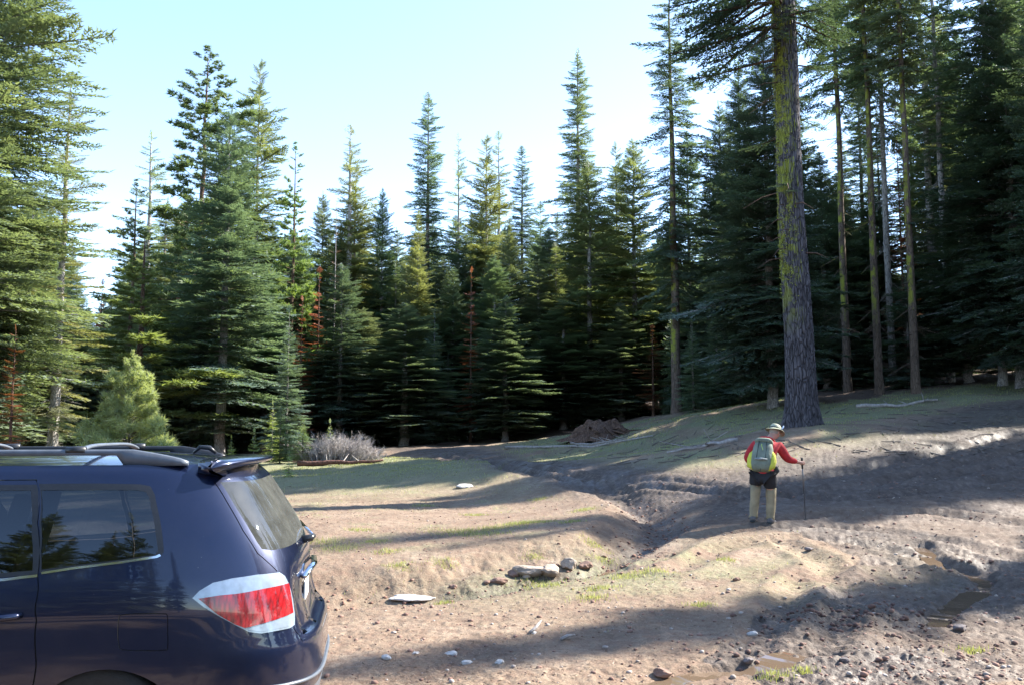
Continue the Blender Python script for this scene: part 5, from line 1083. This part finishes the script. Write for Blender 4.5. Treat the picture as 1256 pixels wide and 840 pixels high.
    # second earth mound with pale soil at the sunlit tree, fallen branches on the slope
    for i, (a, b, r0, lb) in enumerate([((365, 571), (470, 566), .10, 'red-brown rotten log in front of the grey brush'), ((620, 551), (800, 536), .07, 'long thin fallen branch along the far bank'), ((905, 541), (818, 556), .06, 'fallen branch on the slope left of the hiker'),
                                        ((700, 545), (770, 538), .05, 'short fallen branch in front of the stump'), ((1050, 500), (1150, 492), .07, 'fallen pole at the edge of the dark right wood')]):
        p = gp(*a); q = gp(*b); rg = np.random.RandomState(i); k = np.linspace(0, 1, 9)[:, None]; P = p*(1-k)+q*k; P[:, 2] = gz(P[:, 0], P[:, 1])+r0*.75; P[:, 2] += .02*rg.normal(0, 1, 9)
        e = empty('fallen_log' if r0 > .1 else 'fallen_branch', tuple(p), label=lb, cat='log' if r0 > .1 else 'branch'); V, F = tube(P-p, r0*np.linspace(1.1, .45, 9)*(1+.08*rg.normal(0, 1, 9)), 9); V = V+.02*r0*rg.normal(0, 1, V.shape)
        part('stem', V, F, simple('rotten_wood', (.11, .05, .035), .9, noise=.4, nscale=9, bump=.03, bscale=12) if i == 0 else M_DEADWOOD, e, True)
        mb = MB()
        for j_ in range(6):
            t = rg.uniform(.2, .95); c = (p*(1-t)+q*t); c[2] = gz(c[0], c[1])+r0; d = rg.normal(0, 1, 3)*[.5, .5, .25]+[0, 0, .2]; V, F = tube([c-p, c-p+d*.4, c-p+d*.8], [r0*.35, r0*.2, .006], 5); mb.add(V, F)
        mb.obj('twig', M_DEADWOOD, e, True)
    # leafless grey brush
    def brush(px, py, wdt, hgt, n, lb, seed, mat):
        g = gp(px, py); rg = np.random.RandomState(seed); B = []; D = []; L = []; W = []
        e = empty('brush', tuple(g), label=lb, cat='bush'); mb = MB()
        for i in range(n):
            x0 = rg.normal(0, wdt*.28); y0 = rg.normal(0, .35); a = rg.uniform(0, 6.28); lean = rg.uniform(.1, .8); d = np.array([math.cos(a)*lean+x0/wdt*.9, math.sin(a)*lean, 1.]); d /= np.linalg.norm(d); l = hgt*rg.uniform(.5, 1.05)*max(.35, 1-(abs(x0)/wdt)**1.5)
            p0 = np.array([x0, y0, gz(g[0]+x0, g[1]+y0)-g[2]-.03]); bend = rg.normal(0, .12, 3); p1 = p0+d*l*.5+bend*l*.4; p2 = p0+d*l+bend*l
            V, F = tube([p0, p1, p2], [.016, .010, .004], 3, False); mb.add(V, F)
            for q in range(16):
                t = rg.uniform(.2, 1); c = p0*(1-t)+p2*t if t < .5 else p1*(2-2*t)+p2*(2*t-1); dd = d+rg.normal(0, .55, 3); dd /= np.linalg.norm(dd); B.append(c); D.append(dd); L.append(rg.uniform(.12, .42)); W.append(.006)
                for s_ in range(3): B.append(c+dd*L[-1]*.4); d2 = dd+rg.normal(0, .6, 3); D.append(d2/np.linalg.norm(d2)); L.append(.16); W.append(.005)
        mb.obj('stems', mat, e, True); tr = tri_cards(np.array(B), np.array(D), np.array(L), np.array(W), rg.normal(0, 1, (len(B), 3))).reshape(-1, 3); mobj('twigs', nmesh('twigs', tr, np.arange(len(tr)).reshape(-1, 3), mat), e)
    MG = simple('grey_twig', (.40, .36, .34), .8, noise=.25, nscale=3)
    brush(418, 567, 2.2, 1.1, 460, 'leafless grey brush in front of the trees left of centre', 5, MG)
    brush(368, 562, .8, .9, 70, 'small leafless grey bush next to the dark boulder', 6, MG)
    # broken sticks near the pebbles
    for i, (a, b, lb) in enumerate([((688, 788), (705, 784), 'short broken stick in the foreground shade'), ((650, 778), (664, 772), 'tiny upright splinter of wood left of the broken stick')]):
        p = gp(*a); q = gp(*b); P = np.array([[0, 0, .02], (q-p)*.5+[0, 0, .035], (q-p)+[0, 0, .03+.05*i]]); V, F = tube(P, [.014, .016, .008], 6); part('stick', V, F, M_DEADWOOD, None, True, label=lb, cat='stick').location = tuple(p)
    # grass: countless blades on the terrace and the slope
    rng = np.random.RandomState(12); BV = []; vv = []
    def blades(x, y, h, w_, bend):
        z = gz(x, y)-.005; n = len(x); a = rng.uniform(0, 6.28, n); d = np.stack([np.cos(a), np.sin(a)], 1); l = rng.uniform(.1, .8, n)*h*bend
        b = np.stack([x, y, z], 1); s = np.stack([-d[:, 1]*w_, d[:, 0]*w_, 0*x], 1); tip = b+np.stack([d[:, 0]*l, d[:, 1]*l, h], 1); BV.append(np.stack([b-s, b+s, tip], 1)); vv.append(np.repeat(rng.rand(n), 3))
    tufts = [(418, 672, .20), (475, 676, .13), (590, 655, .30), (560, 652, .3), (610, 648, .25), (640, 642, .15), (582, 632, .16), (636, 642, .2), (664, 640, .18), (728, 668, .13), (655, 684, .10), (520, 620, .16), (395, 665, .2), (716, 625, .16), (661, 612, .15),
             (490, 694, .12), (735, 722, .12), (742, 688, .12), (655, 714, .12), (1192, 802, .07), (950, 830, .08), (984, 826, .05), (858, 743, .08), (892, 687, .07), (545, 740, .06), (440, 650, .12), (600, 568, .3), (460, 665, .12), (665, 719, .14), (725, 733, .12), (800, 700, .14), (770, 708, .14), (545, 690, .12), (700, 640, .14)]
    for px, py, s in tufts:
        s *= .8
        p = gp(px, py); n = int(900*s/.2*.6); x = p[0]+rng.normal(0, s*1.15, n); y = p[1]+rng.normal(0, s*.9, n); blades(x, y, rng.uniform(.02, .06, n), .0035, .9)
    n = 200000; x = rng.uniform(-9, 20, n); y = rng.uniform(8, 45, n); gm = grass_mask(x, y); inside = np.abs(x) < .62*y+1
    pat = smooth01(.42+1.2*fbm(x*1.2, y*1.2, 4, 70)); k = (rng.rand(n) < gm*pat*.85) & inside; x = x[k]; y = y[k]; blades(x, y, rng.uniform(.02, .055, len(x))*np.clip(y/22, .8, 1.6), .0045*np.clip(y/16, .8, 2.2), 1.0)
    T = np.concatenate(BV).reshape(-1, 3); MGR = foliage('grass_blades', (.17, .19, .08), (.40, .41, .20), .4); me = nmesh('grass', T, np.arange(len(T)).reshape(-1, 3), MGR); attr(me, 'v', np.concatenate(vv)); mobj('grass', me, kind='stuff', label='thin young grass on the terrace and the slope', cat='grass')
    # clods and gravel
    V0, F0 = rock_mesh(90, (1, 1, 1), n=1, flat=.75); V1, F1 = rock_mesh(91, (1, .7, 1), n=1, flat=.6); F0 = np.array(F0); F1 = np.array(F1)
    def scatter(name, n, mat, size, mask, label, xr=(-4, 12), yr=(6, 22)):
        x = rng.uniform(*xr, n*6); r_ = rng.rand(n*6); y = 1/(1/yr[0]*(1-r_)+1/yr[1]*r_); k = (rng.rand(n*6) < mask(x, y)) & (np.abs(x) < .6*y+.5); x = x[k][:n]; y = y[k][:n]
        s = size*np.exp(rng.normal(0, .5, len(x))).clip(0, 2.6); V = []; F = []; c = 0; z = gz(x, y)
        for i in range(len(x)):
            A, B_ = (V0, F0) if i % 2 else (V1, F1); a = rng.uniform(0, 6.28); ca, sa = math.cos(a), math.sin(a); q = A*s[i]; V.append(np.stack([q[:, 0]*ca-q[:, 1]*sa+x[i], q[:, 0]*sa+q[:, 1]*ca+y[i], q[:, 2]+z[i]+s[i]*.15], 1)); F.append(B_+c); c += len(A)
        me = nmesh(name, np.concatenate(V), np.concatenate(F), mat); mobj(name, me, kind='stuff', label=label, cat='clods')
    tr = lambda x, y: .25+.75*smooth01(fbm(x*1.1, y*1.1, 3, 80)*2+.1)
    scatter('earth_clods', 3000, simple('clod', (.22, .13, .10), .95, noise=.4, nscale=3), .013, lambda x, y: tr(x, y)*(.35+.65*mud_mask(x, y)), 'crumbs of dark earth on the bare ground')
    scatter('gravel', 1000, simple('gravel', (.36, .30, .26), .9, noise=.4, nscale=3), .011, lambda x, y: tr(x, y)*.6, 'small stones strewn over the bare ground')
    g = gp(1050, 757); rg2 = rng
    def near_churn(x, y): return np.exp(-(((x-g[0])/.75)**2+((y-g[1])/.35)**2))
    scatter('churned_mud', 260, simple('dark_clod', (.12, .065, .05), .9, noise=.4, nscale=9), .016, near_churn, 'heap of churned dark mud lumps', (g[0]-1.5, g[0]+1.5), (g[1]-.8, g[1]+.8))
    def ditch_m(x, y): d, _, _ = pdist(x, y, DITCH); return np.exp(-(d/.45)**2)
    scatter('ditch_rubble', 900, simple('rubble', (.20, .11, .08), .95, noise=.4, nscale=9), .018, ditch_m, 'broken earth and rubble along the ditch', (-5, 5), (10, 19))
    # needles, bark chips and crumbs lying all over the ground
    n = 46000; r_ = rng.rand(n); y = 1/(1/6.2*(1-r_)+1/40*r_); x = rng.uniform(-.62, .62, n)*y; k = rng.rand(n) < (.25+.75*smooth01(fbm(x*.9, y*.9, 3, 85)*2+.2))*(1-.6*mud_mask(x, y)); x = x[k]; y = y[k]; n = len(x); z = gz(x, y)+.006
    a = rng.uniform(0, 6.28, n); D = np.stack([np.cos(a), np.sin(a), rng.normal(.1, .15, n)], 1); tt = tri_cards(np.stack([x, y, z], 1), D, rng.uniform(.02, .07, n)*np.clip(y/11, .8, 2), rng.uniform(.002, .006, n)*np.clip(y/11, .8, 2), np.tile([0, 0, 1.], (n, 1))+rng.normal(0, .3, (n, 3))).reshape(-1, 3)
    ML = foliage('needle_litter', (.07, .04, .025), (.34, .25, .17), .1); me = nmesh('needle_litter', tt, np.arange(len(tt)).reshape(-1, 3), ML); attr(me, 'v', np.repeat(rng.rand(n)**1.5, 3)); mobj('needle_litter', me, kind='stuff', label='brown needles and bark chips strewn over the bare ground', cat='litter')
    # forest floor litter sticks
    mb = MB()
    for i in range(220):
        px = rng.uniform(640, 1256); py = rng.uniform(500, 560) if px > 860 else rng.uniform(530, 572)
        p = gp(px, py)
        if p[1] > 60: continue
        a = rng.uniform(0, 3.14); L = rng.uniform(.15, .6); d = np.array([math.cos(a), math.sin(a), 0])*L; q = p+d; q[2] = gz(q[0], q[1]); V, F = tube([p+[0, 0, .01], q+[0, 0, .03]], [.016, .008], 4, False); mb.add(V, F)
    mb.obj('forest_litter', simple('dark_twigs', (.12, .10, .085), .9), kind='stuff', label='dead twigs strewn on the shaded slope', cat='litter')
def offstage_trees():
    """the wood goes on outside the picture: it shades the clearing and shows in the car's paint"""
    GO = 'trees standing outside the frame'; LB = 'fir of the surrounding wood outside the frame'
    sx, sy = SD[0], SD[1]; hl = math.hypot(sx, sy); ux, uy = sx/hl, sy/hl; tn = math.tan(R_(SUN_EL))
    def shade(px, py, H, k, wr=1.0, dx=0):   # tree whose tip's shadow falls on the ground at a pixel
        p = gp(px, py)
        x, y = p[0]+ux*30, p[1]+uy*30
        for _ in range(20): t = (H+gz(x, y)-p[2])/tn; x, y = p[0]+ux*t, p[1]+uy*t
        tree(k, float(x), float(y), H, wr, tint=DK, label=LB, group=GO)
    for a in SHADE: shade(*a)
    for x0, y0 in ((-4.5, -.5), (-5, -4), (-5, -8), (-3, -12), (-10, -3)):
        t = (23-0)/tn; tree('fir3', x0+ux*t, y0+uy*t, 23+gz(x0+ux*t, y0+uy*t)*-.5, 1.2, tint=DK, label=LB, cat='tree', group=GO)
    rng = random.Random(9)
    for i in range(12):
        a = math.radians(rng.uniform(185, 262)); r = rng.uniform(14, 20); tree(['fir3', 'fir1', 'young2'][i % 3], r*math.sin(a), r*math.cos(a), rng.uniform(12, 17), tint=G_, label=LB, group=GO)
    for i in range(24):
        a = math.radians(rng.uniform(95, 265)); r = rng.uniform(20, 48); x, y = r*math.sin(a), r*math.cos(a)
        tree(['fir1', 'fir3', 'fir4', 'pine1'][i % 4], x, y, rng.uniform(12, 19), tint=G_, label=LB, group=GO)
SHADE = [(800, 566, 28, 'near2', 1.0), (890, 548, 28, 'near2', 1.0), (925, 557, 26, 'fir1', .7), (940, 512, 26, 'fir3', 1.1), (1010, 520, 25, 'near2', 1.1), (1120, 497, 24, 'near2', 1.1), (800, 548, 25, 'fir1', 1.0), (330, 830, 20, 'tall1', 1.3), (1165, 752, 19, 'fir4', 1.0), (340, 674, 23, 'tall1', 1.1), (560, 668, 24, 'fir4', 1.0), (250, 600, 26, 'fir1', 1.0), (380, 592, 24, 'fir3', 1.0),
         (760, 632, 22, 'fir1', 1.0), (860, 640, 26, 'fir3', 1.1), (900, 618, 27, 'fir1', 1.0), (1040, 612, 24, 'fir2', 1.1), (1120, 730, 20, 'fir1', 1.0)]
Q = 'all'
if Q == 'all' or 'car' in Q: build_car()
if Q == 'all' or 'hik' in Q: build_hiker()
if Q == 'all' or 'tre' in Q: build_trees(); huge_fir(); offstage_trees()
if Q == 'all' or 'det' in Q: details()
